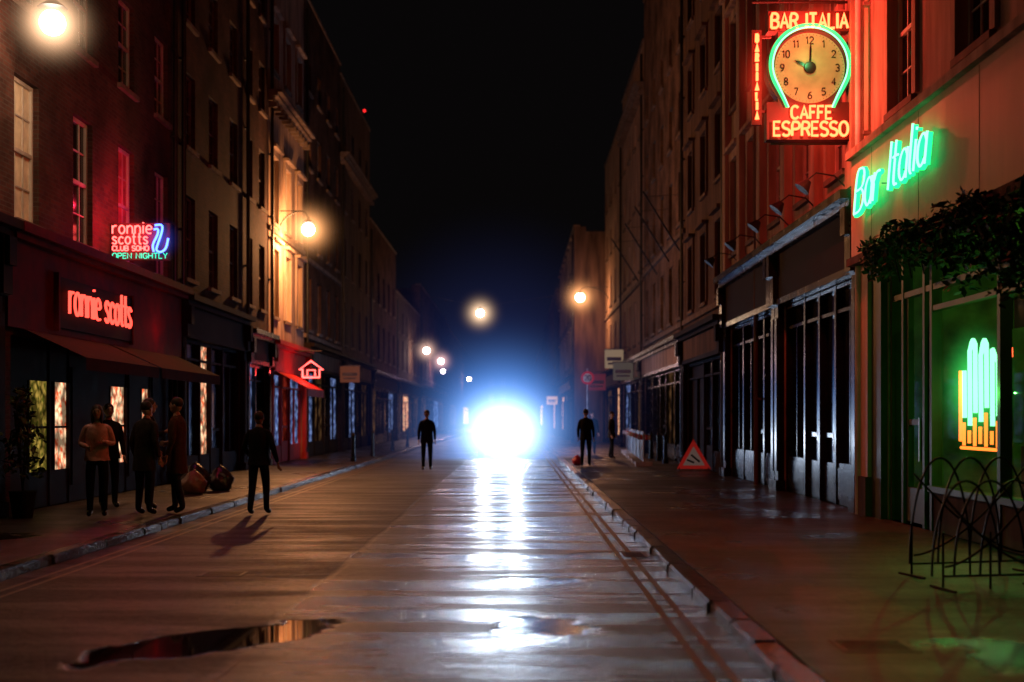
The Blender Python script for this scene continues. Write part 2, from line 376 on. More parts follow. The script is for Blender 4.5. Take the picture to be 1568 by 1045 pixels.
XL,XR=-7.9,5.5
W1,W2,W3=(4.75,7.05),(8.25,10.05),(11.4,13.0)
A=Bld('jazz_club_building','L',XL,9,29.8,17.6,'brick_dark')
for u in (12.7,15.35,18.0,20.67,23.35,25.95,28.5):
    for z in (W1,W2,W3,(14.3,15.7)): A.window(u,1.05,*z,back='blind' if (z==W1 and u in (18.0,20.67)) else ('blind_dk' if (z==W1 and u==25.95) else 'glass'))
A.shopfront(9,19.5,4.6,'darkred','dark',[(1,'glass',0),(1,'lit_yel',0),(.8,'glass',1)],fh=.9)
A.box('shop_fascia','darkred',19.5,29.6,-.02,.16,3.0,4.35); A.box('shopfront','darkred',19.5,29.7,-.02,.3,4.352,4.45); A.box('shopfront','darkred',19.5,29.7,-.02,.42,4.453,4.6)
A.op.append((20.0,29.4,GZ,2.9,.5,None))
segs=[(20.0,20.9,'black'),(20.9,21.9,'lit_yel'),(21.9,22.05,'black'),(22.05,22.85,'lit_warm'),(22.85,25.1,'black'),(25.1,26.2,'lit_warm'),(26.2,27.2,'black'),(27.2,27.9,'lit_warm'),(27.9,29.4,'black')]
for a,b,m in segs:
    if m=='black':
        A.box('shop_panels','dark',a,b,-.3,-.08,GZ,2.9)
        if b-a>.3: A.box('shop_mouldings','dark',a+.1,b-.1,-.08,-.05,.4,2.5)
    else:
        A.box('shop_panels','dark',a,b,-.3,-.1,GZ,.7); A.box('shop_panels','dark',a,b,-.3,-.1,2.22,2.9)
        A.quad('lit_display_case',m,[(a,-.12,.7),(b,-.12,.7),(b,-.12,2.22),(a,-.12,2.22)])
        A.box('display_frames','dark',a+.0,a+.05,-.2,-.06,.7,2.22); A.box('display_frames','dark',b-.05,b,-.2,-.06,.7,2.22)
        A.box('display_frames','dark',a+.05,b-.05,-.2,-.1,1.42,1.46)
for a,b in ((20.1,24.2),(24.4,29.2)):
    bmv=A.bm('awning','awn')
    v=[bmv.verts.new((XL+d,u,z)) for (u,d,z) in ((a,.17,3.0),(b,.17,3.0),(b,1.15,2.55),(a,1.15,2.55),(b,1.15,2.35),(a,1.15,2.35))]
    bmv.faces.new(v[:4]); bmv.faces.new((v[3],v[2],v[4],v[5]))
A.box('sign_panel','dark',21.5,25.6,.16,.22,3.12,3.98)
A.box('sign_panel_frame','darkred',21.42,21.5,.16,.25,3.06,4.04); A.box('sign_panel_frame','darkred',25.6,25.68,.16,.25,3.06,4.04)
A.pipe(29.3,17)
A.finish()

def simple(name,side,X,y0,y1,h,wall,nw,shop,rows,ww=1.0,frame='white',surround=None,corn=None,strz=(),lit=None,ztop=4.3):
    b=Bld(name,side,X,y0,y1,h,wall)
    L_=y1-y0
    for r,(z0,z1) in enumerate(rows):
        for i in range(nw):
            u=y0+L_*(i+.5)/nw
            bk='glass'
            if lit and (r,i) in lit: bk=lit[(r,i)]
            b.window(u,ww,z0,z1,frame=frame,back=bk,surround=surround)
    if shop: b.shopfront(y0+.05,y1-.05,ztop,*shop)
    if corn: b.cornice(corn)
    for z in strz: b.string(z)
    b.pipe(y0+.25,h-.5)
    return b
rows=((4.95,6.95),(8.1,9.9),(11.1,12.6),(14.0,15.2))
simple('brick_townhouse','L',XL,29.8,37.0,17.6,'brick_dark',3,('dark','dark',[(1,'glass',0),(.6,'lit_warm',0),(.7,'glass',1),(1,'glass',0)]),rows,ztop=4.5,frame='stone').finish()
simple('brick_townhouse','L',XL,37.0,40.7,17.0,'brick_dark',2,('dark','black',[(1,'lit_cool',0),(.8,'glass',1)]),rows,ww=.9,ztop=4.2,frame='stone').finish()
C=simple('stucco_townhouse','L',XL,40.7,47.6,17.2,'stucco',3,('redp','redp',[(1,'lit_cool',0),(.7,'lit_red',1),(1,'lit_cool',0)]),((4.9,7.1),(7.95,10.1),(12.9,14.6)),surround='stucco_w',corn=11.7,strz=(7.6,),ztop=4.1,lit={(0,1):'blind'})
bmv=C.bm('red_awning','redp')
v=[bmv.verts.new((XL+d,u,z)) for (u,d,z) in ((41.2,.2,3.1),(44.6,.2,3.1),(44.6,1.2,2.55),(41.2,1.2,2.55),(44.6,1.2,2.3),(41.2,1.2,2.3))]
bmv.faces.new(v[:4]); bmv.faces.new((v[3],v[2],v[4],v[5])); C.finish()
simple('brick_townhouse','L',XL,47.6,57.5,17.4,'brick_dark',4,('stucco_dk','dark',[(1,'lit_cool',0),(1,'lit_dim',0),(.7,'glass',1),(1,'lit_cool',0)]),rows,strz=(4.6,7.5),ztop=4.4,frame='stone').finish()
simple('stucco_townhouse','L',XL,57.5,69,17.0,'stucco_dk',4,('stucco_dk','dark',[(1,'glass',0),(1,'lit_cool',0),(.7,'glass',1),(1,'lit_dim',0)]),rows,corn=13.2,ztop=4.4,frame='stone').finish()
simple('brick_townhouse','L',XL,69,84,12.3,'brick_dark',5,('dark','black',[(1,'lit_dim',0),(1,'glass',0),(.7,'glass',1),(1,'lit_cool',0)]),rows[:2],ztop=4.2,frame='stone').finish()
simple('stucco_townhouse','L',XL,84,105,9.9,'stucco_dk',6,('dark','black',[(1,'lit_dim',0),(1,'lit_warm',0),(.7,'glass',1),(1,'lit_dim',0)]),((4.95,6.95),(7.4,8.9)),ztop=4.2).finish()
simple('brick_townhouse','L',XL,105,150,12.5,'brick_dark',10,('dark','black',[(1,'lit_dim',0),(1,'glass',0),(1,'lit_cool',0),(1,'lit_dim',0),(1,'glass',0)]),rows[:2]).finish()
simple('brick_townhouse','L',XL,150,258,12,'brick_dark',16,('dark','dark',[(1,'lit_dim',0),(1,'glass',0),(1,'lit_warm',0),(1,'lit_dim',0),(1,'glass',0)]),rows[:2]).finish()

B=Bld('coffee_bar_building','R',XR,8.2,20.1,15.5,'stucco_w',ground_d=3.2)
for u in (10.2,12.9,15.3,18.2):
    B.window(u,1.15,6.05,8.3,surround='stucco_w'); B.window(u,1.1,9.6,11.5,surround='stucco_w'); B.window(u,1.1,12.6,14.1)
B.box('fascia_board','fascia',8.4,20.05,-.02,.25,4.08,5.62)
for k in range(5): B.box('fascia_joints','stucco_dk',10.1+k*2.2,10.108+k*2.2,.25,.253,4.1,5.6)
B.box('fascia_trim','stucco_w',8.35,20.08,-.02,.34,5.622,5.74); B.box('fascia_trim','stucco_dk',8.35,20.08,-.02,.32,3.96,4.077)
B.box('pilaster','fascia',19.45,20.05,-.02,.16,GZ,3.95); B.box('pilaster','grn_paint',18.95,19.44,-.02,.1,GZ,3.95)
B.box('pilaster','stucco_dk',19.43,20.07,-.02,.2,GZ,.7)
B.op.append((8.8,18.9,GZ,3.9,2.9,'grn_int'))
for u in (8.85,11.2,13.4,14.6,17.0,17.3,18.25,18.8):
    B.box('shop_frames','grn_paint',u,u+.09,-.16,-.02,GZ,3.88)
B.box('shop_frames','grn_paint',8.94,18.8,-.15,-.03,3.3,3.38)
B.box('shop_frames','grn_paint',13.49,17.0,-.15,-.03,3.02,3.09)
for a,b in ((8.94,11.2),(11.29,13.4),(13.49,14.6),(14.69,17.0)):
    B.box('stall_riser','stucco_dk',a,b,-.16,-.04,GZ,.62); B.box('stall_riser','grn_paint',a,b,-.17,.04,.622,.7)
B.box('shop_doors','grn_paint',17.39,18.25,-.14,-.06,.14,.62); B.box('shop_doors','grn_paint',17.39,17.5,-.14,-.06,.622,3.3); B.box('shop_doors','grn_paint',18.15,18.25,-.14,-.06,.622,3.3); B.box('shop_doors','steel',17.52,17.56,-.06,-.02,1.0,1.6)
B.box('shop_doors','grn_paint',17.5,18.15,-.13,-.07,1.5,1.58)
B.quad('shop_window','pane',[(8.9,-.1,.7),(18.8,-.1,.7),(18.8,-.1,3.88),(8.9,-.1,3.88)])
B.box('bar_counter','stucco_dk',10,18,-1.6,-2.2,.12,1.2)
for k in range(9): B.box('back_bar_shelves','grn_paint',9.6+k,10.5+k,-2.6,-2.85,1.6+.35*(k%3),1.64+.35*(k%3))
for k in range(60):
    u=random.uniform(9.7,18.3); z=1.62+.35*random.randint(0,3); B.box('bottles',random.choice(['redp','white','grn_paint','dark']),u,u+.08,-2.6,-2.68,z+.03,z+.03+random.uniform(.15,.3))
for k in range(16): B.box('framed_photographs',('dark','white','redp','dark')[k%4],9.2+k*.6,9.2+k*.6+random.uniform(.25,.45),-2.86,-2.88,2.75,2.75+random.uniform(.3,.7))
for k in range(5): B.box('hanging_menu_boards','dark',14.75+k*.45,15.1+k*.45,-.9,-.93,2.75,3.25-.1*(k%2))
B.pipe(19.9,15,m='white',r=.07,d=.16)
B.finish()
light('bar_interior_lamp','POINT',(XR+1.0,15.6,3.3),5,(.4,1,.1),B.e,B.loc)
light('bar_interior_lamp','POINT',(XR+1.3,12.0,3.3),4,(.7,1,.2),B.e,B.loc)

R2=Bld('restaurant_building','R',XR,20.1,33.2,19.2,'stucco_w')
for u in (21.9,24.4,27.0,29.6,32.0):
    R2.window(u,1.15,5.75,8.1,surround='stucco_w'); R2.window(u,1.1,9.4,11.6,surround='stucco_w'); R2.window(u,1.1,13,14.8)
for u in (20.6,23.15,25.7,28.3,30.85,32.95):
    R2.box('giant_pilasters','stucco_w',u-.2,u+.2,-.02,.16,5.3,12.3); R2.box('giant_pilasters','stucco_w',u-.26,u+.26,-.02,.24,12.303,12.6)
R2.cornice(12.8,'stucco_w')
R2.shopfront(20.15,26.6,5.2,'dark','black',[(1,'glass',0),(.7,'glass',1),(.7,'glass',1),(1,'glass',0)],fh=1.05,riser=.7)
R2.shopfront(26.6,33.15,5.2,'dark','black',[(1,'glass',0),(.6,'glass',1),(1,'glass',0),(1,'glass',0)],fh=1.05,riser=.7)
R2.pipe(28.8,19,m='stucco_dk')
for u in (20.9,23.0,25.2,28.0,31.0):
    tube('gooseneck_lamp_arm',[[(XR-.1,u,5.35),(XR-.3,u,5.55),(XR-.6,u,5.6),(XR-.75,u,5.48)]],.015,M['metal'],R2.e,R2.loc)
    bm=bmesh.new(); bmesh.ops.create_cone(bm,segments=14,radius1=.14,radius2=.05,depth=.18,cap_ends=True,matrix=Matrix.Translation((XR-.78,u,5.4))@Matrix.Rotation(.7,4,'Y'))
    bm_obj('gooseneck_lamp_shade',bm,M['metal'],R2.e,R2.loc)
R2.finish()
simple('stucco_townhouse','R',XR,33.2,41.5,19.4,'stucco_dk',3,('stucco_dk','dark',[(.9,'glass',0),(.6,'glass',1),(1.2,'dark',0)]),rows,surround='stucco_dk',corn=16.0,strz=(4.6,),frame='stone').finish()
simple('brick_townhouse','R',XR,41.5,55,19.4,'brick_brown',5,('stucco','black',[(1,'glass',0),(1,'lit_dim',0),(.7,'glass',1),(1,'glass',0),(1,'glass',0)]),rows,strz=(4.6,7.6),frame='stone').finish()
simple('stucco_townhouse','R',XR,55,66,17.8,'stucco',4,('stucco_w','black',[(1,'lit_dim',0),(.7,'glass',1),(1,'lit_cool',0)]),rows,corn=15.7,strz=(7.5,),frame='stone').finish()
simple('stucco_townhouse','R',XR,66,79,17.0,'stucco',4,('stucco_w','dark',[(1,'lit_warm',0),(.7,'glass',1),(1,'lit_dim',0)]),rows,strz=(7.5,)).finish()
simple('stucco_townhouse','R',3.6,79,104,13.4,'stucco_dk',7,('stucco','dark',[(1,'lit_warm',0),(.7,'glass',1),(1,'lit_dim',0),(1,'lit_warm',0)]),rows[:3],surround='stucco').finish()
simple('brick_townhouse','R',3.3,104,150,12,'brick_dark',10,('dark','dark',[(1,'lit_warm',0),(.7,'glass',1),(1,'lit_dim',0),(1,'lit_dim',0)]),rows[:2]).finish()
simple('brick_townhouse','R',3.3,150,258,11,'brick_dark',16,('dark','dark',[(1,'lit_warm',0),(.7,'glass',1),(1,'lit_dim',0),(1,'lit_dim',0)]),rows[:2]).finish()
e=empty('corner_building',(0,262,0)); bm=bmesh.new(); bm_box(bm,-30,30,262,275,0,11); bm_box(bm,-9,-6,261,262,0,12.2); bm_box(bm,5,8,261,262,0,12.2); bm_obj('walls',bm,M['dark'],e,(0,262,0))
bm=bmesh.new()
for i in range(18):
    for z in (1,4.6,7.8):
        x=-20+i*2.4; v=[bm.verts.new(p) for p in ((x,261.9,z),(x+1.1,261.9,z),(x+1.1,261.9,z+1.9),(x,261.9,z+1.9))]; bm.faces.new(v)
bm_obj('windows',bm,M['glass'],e,(0,262,0))

for (u,z) in ((43,7.2),(46,7.2),(50,7.2),(57,7.6)):
    p=empty('flagpole',(XR,u,z)); tube('pole',[[(XR,u,z),(XR-1.3,u-.6,z+1.9)]],.03,M['metal'],p,(XR,u,z)); tube('stay',[[(XR,u,z+1.9),(XR-1.2,u-.5,z+1.75)]],.008,M['metal'],p,(XR,u,z))

# ------------------------------------------------------------------ neon stroke letters
S={'B':(.6,[[(0,0),(0,1),(.4,1),(.56,.88),(.56,.62),(.4,.52),(0,.52)],[(.4,.52),(.6,.38),(.6,.14),(.4,0),(0,0)]]),
'A':(.65,[[(0,0),(.32,1),(.65,0)],[(.12,.35),(.53,.35)]]),'R':(.6,[[(0,0),(0,1),(.4,1),(.58,.87),(.58,.63),(.4,.5),(0,.5)],[(.35,.5),(.6,0)]]),
'I':(.1,[[(.05,0),(.05,1)]]),'T':(.6,[[(0,1),(.6,1)],[(.3,1),(.3,0)]]),'L':(.5,[[(0,1),(0,0),(.5,0)]]),
'C':(.6,[[(.6,.85),(.42,1),(.2,1),(0,.8),(0,.2),(.2,0),(.42,0),(.6,.15)]]),'F':(.5,[[(0,0),(0,1),(.5,1)],[(0,.52),(.4,.52)]]),
'E':(.5,[[(.5,1),(0,1),(0,0),(.5,0)],[(0,.52),(.42,.52)]]),'S':(.55,[[(.55,.87),(.4,1),(.15,1),(0,.85),(0,.65),(.15,.53),(.4,.47),(.55,.35),(.55,.14),(.4,0),(.13,0),(0,.13)]]),
'P':(.58,[[(0,0),(0,1),(.4,1),(.58,.87),(.58,.6),(.4,.47),(0,.47)]]),'O':(.65,[[(.2,0),(0,.25),(0,.75),(.2,1),(.45,1),(.65,.75),(.65,.25),(.45,0),(.2,0)]]),
'N':(.6,[[(0,0),(0,1),(.6,0),(.6,1)]]),'G':(.62,[[(.6,.85),(.42,1),(.2,1),(0,.8),(0,.2),(.2,0),(.45,0),(.62,.2),(.62,.45),(.35,.45)]]),
'H':(.6,[[(0,0),(0,1)],[(.6,0),(.6,1)],[(0,.5),(.6,.5)]]),'Y':(.6,[[(0,1),(.3,.5),(.6,1)],[(.3,.5),(.3,0)]]),'U':(.6,[[(0,1),(0,.2),(.2,0),(.4,0),(.6,.2),(.6,1)]]),
'r':(.32,[[(0,0),(0,.62)],[(0,.42),(.14,.6),(.32,.6)]]),'o':(.45,[[(.15,0),(0,.17),(0,.45),(.15,.62),(.3,.62),(.45,.45),(.45,.17),(.3,0),(.15,0)]]),
'n':(.42,[[(0,0),(0,.62)],[(0,.42),(.14,.6),(.3,.6),(.42,.46),(.42,0)]]),'i':(.06,[[(.03,0),(.03,.62)],[(.03,.8),(.03,.86)]]),
'e':(.45,[[(0,.33),(.45,.33),(.43,.5),(.3,.62),(.15,.62),(0,.45),(0,.17),(.15,0),(.4,.03)]]),
's':(.38,[[(.37,.52),(.25,.62),(.1,.62),(0,.5),(.1,.36),(.28,.28),(.38,.15),(.27,0),(.1,0),(0,.1)]]),
'c':(.4,[[(.4,.5),(.28,.62),(.15,.62),(0,.45),(0,.17),(.15,0),(.28,0),(.4,.1)]]),'t':(.3,[[(.12,.95),(.12,.12),(.2,0),(.3,.02)],[(0,.62),(.28,.62)]]),
'a':(.45,[[(.43,.62),(.43,0)],[(.43,.45),(.3,.62),(.15,.62),(0,.45),(0,.17),(.15,0),(.3,0),(.43,.15)]]),'l':(.12,[[(.02,1),(.02,.1),(.12,0)]]),
' ':(.35,[]),
'1':(.3,[[(0,.8),(.2,1),(.2,0)]]),'2':(.55,[[(0,.8),(.12,1),(.4,1),(.53,.8),(.5,.6),(0,0),(.55,0)]]),'3':(.5,[[(0,.9),(.15,1),(.35,1),(.5,.85),(.5,.65),(.35,.52),(.2,.52)],[(.35,.52),(.5,.4),(.5,.13),(.35,0),(.15,0),(0,.1)]]),
'4':(.55,[[(.4,0),(.4,1),(0,.3),(.55,.3)]]),'5':(.5,[[(.48,1),(.05,1),(0,.55),(.3,.6),(.5,.45),(.5,.15),(.35,0),(.1,0),(0,.1)]]),'6':(.5,[[(.45,1),(.15,.8),(0,.4),(0,.15),(.15,0),(.35,0),(.5,.15),(.5,.4),(.35,.55),(.1,.5)]]),
'7':(.5,[[(0,1),(.5,1),(.15,0)]]),'8':(.5,[[(.25,.53),(.05,.68),(.05,.87),(.15,1),(.35,1),(.45,.87),(.45,.68),(.25,.53),(0,.35),(0,.12),(.15,0),(.35,0),(.5,.12),(.5,.35),(.25,.53)]]),
'9':(.5,[[(.05,0),(.35,.2),(.5,.6),(.5,.85),(.35,1),(.15,1),(0,.85),(0,.6),(.15,.45),(.4,.5)]]),'0':(.5,[[(.15,0),(0,.2),(0,.8),(.15,1),(.35,1),(.5,.8),(.5,.2),(.35,0),(.15,0)]])}
def text_strokes(t,org,u,v,height,width=None,gap=.2,slant=0.,center=False,wave=None,sxo=None):
    tot=sum(S[c][0]+gap for c in t)-gap
    sx=height if width is None else width/tot
    if sxo: sx=sxo
    out=[];x=-tot/2 if center else 0; org=Vector(org);u=Vector(u);v=Vector(v)
    for c in t:
        for st in S[c][1]:
            out.append([tuple(org+u*((x+a+slant*b)*sx)+v*(b*height+(wave(x/tot) if wave else 0))) for a,b in st])
        x+=S[c][0]+gap
    return out
def smooth(pts,it=2):
    for _ in range(it):
        if len(pts)<3: return pts
        q=[pts[0]]
        for a,b in zip(pts[:-1],pts[1:]):
            q.append(tuple(a[i]*.75+b[i]*.25 for i in range(3))); q.append(tuple(a[i]*.25+b[i]*.75 for i in range(3)))
        q.append(pts[-1]); pts=q
    return pts
RED=emat('neon_red',(1,.068,.02),12); REDD=emat('letters_red',(1,.06,.04),3.2); GRN=emat('neon_green',(.015,1,.22),2.4); GRN2=emat('neon_green_white',(.22,1,.42),3)
GRNH=emat('neon_green_mint',(.05,1,.24),1.6)
PNK=emat('neon_pink',(1,.07,.06),7); BLU=emat('neon_blue',(.07,.16,1),6); TEAL=emat('neon_teal',(.03,.6,.35),2.5); YEL=emat('neon_orange',(1,.16,.02),3.5)

cx,cy,cz=4.70,20.5,7.2
sg=empty('neon_clock_sign',(cx,cy,cz)); SL=(cx,cy,cz)
M['signred']=mat('sign_cabinet',(.05,.010,.009),.6)
M['clockface']=mat('clock_face_enamel',(.17,.38,.19),.6,var=.25)
bm=bmesh.new(); bm_box(bm,cx-.68,cx+.68,cy+.02,cy+.26,6.06,6.66); bm_box(bm,cx-.66,cx+.66,cy+.02,cy+.26,7.8,8.12); bm_box(bm,cx-.5,cx+.5,cy+.03,cy+.25,6.66,7.8)
bmesh.ops.create_cone(bm,segments=48,radius1=.69,radius2=.69,depth=.22,cap_ends=True,matrix=Matrix.Translation((cx,cy+.135,cz+.01))@Matrix.Rotation(math.pi/2,4,'X'))
bm_obj('cabinet',bm,M['signred'],sg,SL)
bm=bmesh.new(); bmesh.ops.create_cone(bm,segments=64,radius1=.56,radius2=.56,depth=.03,cap_ends=True,matrix=Matrix.Translation((cx,cy-.0,cz))@Matrix.Rotation(math.pi/2,4,'X'))
bm_obj('clock_face',bm,M['clockface'],sg,SL)
nums=[]
for n in range(1,13):
    a=math.pi/2-n*math.pi/6; r=.44; nums+=text_strokes(str(n),(cx+r*math.cos(a),cy-.02,cz+r*math.sin(a)-.055),(1,0,0),(0,0,1),.11,center=True)
tube('numerals',nums,.010,M['black'],sg,SL)
ticks=[]
for n in range(60):
    a=n*math.pi/30; ticks.append([(cx+r_*math.cos(a),cy-.018,cz+r_*math.sin(a)) for r_ in (.525,.545)])
tube('minute_marks',ticks,.003,M['black'],sg,SL)
bm=bmesh.new()
def hand(ang,ln,wd,y):
    d=Vector((math.cos(ang),0,math.sin(ang))); p=Vector((-math.sin(ang),0,math.cos(ang))); c=Vector((cx,y,cz))
    vs=[c-d*.08-p*wd,c+d*ln*.7-p*wd,c+d*ln,c+d*ln*.7+p*wd,c-d*.08+p*wd]; bm.faces.new([bm.verts.new(q) for q in vs])
hand(math.radians(88),.43,.017,cy-.03); hand(math.radians(155),.28,.026,cy-.035)
bmesh.ops.create_cone(bm,segments=24,radius1=.10,radius2=.09,depth=.02,cap_ends=True,matrix=Matrix.Translation((cx,cy-.045,cz))@Matrix.Rotation(math.pi/2,4,'X'))
bm_obj('clock_hands',bm,M['black'],sg,SL)
def shoe(r,y):
    pts=[(cx-.36*r/.62,y,cz-.64),(cx-.42*r/.62,y,cz-.5)]
    for i in range(0,41):
        a=math.radians(208-236*i/40); pts.append((cx+r*math.cos(a),y,cz+.04+r*math.sin(a)))
    pts+= [(cx+.42*r/.62,y,cz-.5),(cx+.36*r/.62,y,cz-.64)]
    return smooth(pts,1)
tube('neon_horseshoe',[shoe(.645,cy-.06)],.02,GRNH,sg,SL,res=2); tube('neon_horseshoe_inner',[shoe(.60,cy-.06)],.014,GRN2,sg,SL,res=2)
tx=text_strokes('BAR ITALIA',(cx-.62,cy-.05,7.83),(1,0,0),(0,0,1),.23,width=1.22)
tx+=text_strokes('CAFFE',(cx-.3,cy-.05,6.38),(1,0,0),(0,0,1),.2,width=.64)
tx+=text_strokes('ESPRESSO',(cx-.58,cy-.05,6.11),(1,0,0),(0,0,1),.22,width=1.18)
tube('neon_lettering',[smooth(t,1) if len(t)>5 else t for t in tx],.022,RED,sg,SL)
side=[]
for i,ch in enumerate('BARITALIA'):
    side+=text_strokes(ch,(3.86,cy+.0,7.62-i*.155),(1,0,0),(0,0,1),.12,center=True,sxo=.05)
tube('neon_side_lettering',side,.022,RED,sg,SL)
bm=bmesh.new(); bm_box(bm,3.78,3.94,cy+.03,cy+.12,6.3,7.82); bm_box(bm,3.94,cx-.6,cy+.06,cy+.1,6.5,6.54); bm_box(bm,3.94,cx-.6,cy+.06,cy+.1,7.7,7.74); bm_obj('side_cabinet',bm,M['signred'],sg,SL)
tube('support_frame',[[(5.5,cy+.14,8.3),(3.8,cy+.14,8.3)],[(5.5,cy+.14,6.02),(4.1,cy+.14,6.02)],[(5.46,cy+.14,5.8),(5.46,cy+.14,8.6)],[(5.46,cy+.14,9.2),(4.2,cy+.14,8.3)],[(4.4,cy+.14,8.3),(4.4,cy+.14,8.1)],[(5.1,cy+.14,8.3),(5.1,cy+.14,8.1)]],.022,M['metal'],sg,SL)
light('neon_glow','POINT',(cx-.2,cy-.7,6.4),130,(1,.10,.055),sg,SL); light('neon_glow','POINT',(cx-.3,cy-.8,8.0),150,(1,.045,.03),sg,SL)
light('neon_glow','POINT',(4.1,cy+1.0,7.2),190,(1,.05,.03),sg,SL)
light('neon_glow','POINT',(cx,cy-.45,7.35),6,(.15,1,.3),sg,SL)
halo(sg,SL,(cx,cy-.1,6.35),(1.2,.5,.65),(1,.04,.015),2.4,3); halo(sg,SL,(cx,cy-.1,7.94),(1.2,.5,.55),(1,.04,.015),2.4,3); halo(sg,SL,(3.86,cy,7.0),(.45,.3,1.15),(1,.04,.015),4,3)

gs=empty('neon_script_sign',(5.1,17.5,4.9)); GL=(5.1,17.5,4.9)
st=text_strokes('Bar Italia',(XR-.36,19.35,4.66),(0,-1,0),(0,0,1),.62,width=3.35,gap=.13,slant=.25,wave=lambda t:.12*t)
st=[smooth(t,2) if len(t)>2 else t for t in st]
tube('script_tubes',st,.042,GRN,gs,GL)
tube('script_tubes_inner',[[(x-.035,y-.015,z+.01) for x,y,z in t] for t in st],.018,GRN2,gs,GL)
tube('script_standoffs',[[(XR-.36,u,4.9),(XR-.25,u,4.9)] for u in (19,18,17,16.2)],.01,M['metal'],gs,GL)
light('neon_glow','POINT',(XR-.6,18.2,4.9),2.6,(.03,1,.25),gs,GL)
halo(gs,GL,(XR-.42,17.7,4.98),(.55,2.1,.6),(.015,1,.22),.8,2.5)

ws=empty('window_neon_sign',(XR+.22,15.7,1.9)); WL=(XR+.22,15.7,1.9); X_=XR+.2
gr=[];yl=[]
tops=(2.25,2.42,2.5,2.38,2.52,2.45,2.2); bots=(1.62,1.5,1.72,1.55,1.66,1.5,1.6)
for i in range(7):
    u=15.12+.19*i; gr.append([(X_,u,bots[i]),(X_,u+.015,tops[i])])
    if i%2==0 and i<6: gr.append(smooth([(X_,u+.015,tops[i]),(X_,u+.1,tops[i]+.07),(X_,u+.19,tops[i+1])],2))
for i in range(7):
    u=15.12+.19*i; yl.append([(X_-.01,u,1.25+.03*(i%2)),(X_-.01,u,bots[i]-.06)])
yl+=[[(X_-.02,15.05,1.22),(X_-.02,16.33,1.22)],[(X_-.02,16.36,1.3),(X_-.02,16.36,2.2)]]
tube('green_tubes',gr,.03,GRN2,ws,WL); tube('orange_tubes',yl,.022,YEL,ws,WL)
tube('house_tubes',[[(X_,14.72,2.3),(X_,14.72,2.4),(X_,14.85,2.48),(X_,14.98,2.4),(X_,14.98,2.3)]],.012,RED,ws,WL)
light('neon_glow','POINT',(XR-.3,15.4,1.9),15,(.12,1,.12),ws,WL); light('neon_glow','POINT',(X_+.4,15.7,1.9),8,(.2,1,.15),ws,WL)
halo(ws,WL,(XR+.15,15.7,1.98),(.5,1.05,1.0),(.06,1,.16),3.8,3)

ns=empty('neon_club_sign',(-7.3,24.9,5.05)); NL=(-7.3,24.9,5.05); ny=24.8
bm=bmesh.new(); bm_box(bm,-7.86,-6.72,ny+.05,ny+.16,4.66,5.38); bm_obj('cabinet',bm,M['signred'],ns,NL)
t1=text_strokes('ronnie',(-7.82,ny,5.17),(1,0,0),(0,0,1),.25,width=.76)+text_strokes('scotts',(-7.82,ny,4.97),(1,0,0),(0,0,1),.22,width=.68)
tube('pink_lettering',[smooth(t,1) for t in t1],.016,PNK,ns,NL)
tube('pink_small_lettering',text_strokes('CLUB SOHO',(-7.82,ny,4.84),(1,0,0),(0,0,1),.09,width=.7),.012,PNK,ns,NL)
tube('teal_lettering',text_strokes('OPEN NIGHTLY',(-7.82,ny,4.69),(1,0,0),(0,0,1),.1,width=1.06),.009,TEAL,ns,NL)
tube('saxophone_tubes',[smooth([(-7.0,ny,5.33),(-6.85,ny,5.35),(-6.86,ny,5.2),(-6.95,ny,4.95),(-6.98,ny,4.84),(-6.88,ny,4.8),(-6.78,ny,4.88),(-6.74,ny,5.08)]),smooth([(-7.02,ny,5.25),(-6.93,ny,5.27),(-6.94,ny,5.15),(-7.05,ny,4.95),(-7.02,ny,4.82)])],.022,BLU,ns,NL)
light('neon_glow','POINT',(-7.45,24.2,5.2),48,(1,.03,.06),ns,NL); light('neon_glow','POINT',(-7.2,25.3,5.8),55,(1,.02,.06),ns,NL); light('neon_glow','POINT',(-6.8,26.2,5.1),8,(.3,.06,1),ns,NL)
halo(ns,NL,(-7.4,ny-.05,5.05),(.8,.4,.65),(1,.035,.045),2.2,3); halo(ns,NL,(-6.88,ny-.05,5.05),(.5,.3,.55),(.05,.1,1),3.5,3)
rs=empty('club_sign_letters',(XL+.3,23.5,3.5)); RL=(XL+.3,23.5,3.5)
tr=text_strokes('ronnie',(XL+.28,21.85,3.38),(0,1,0),(0,0,1),.62,width=1.62,gap=.13)+text_strokes('scotts',(XL+.28,23.75,3.38),(0,1,0),(0,0,1),.62,width=1.6,gap=.13)
tube('red_letters',[smooth(t,1) for t in tr],.026,REDD,rs,RL)
light('sign_glow','POINT',(XL+.9,23.5,3.6),4,(1,.08,.05),rs,RL)
light('club_red_lamp','POINT',(XL+.6,27.5,3.5),7,(1,.05,.05),rs,RL)

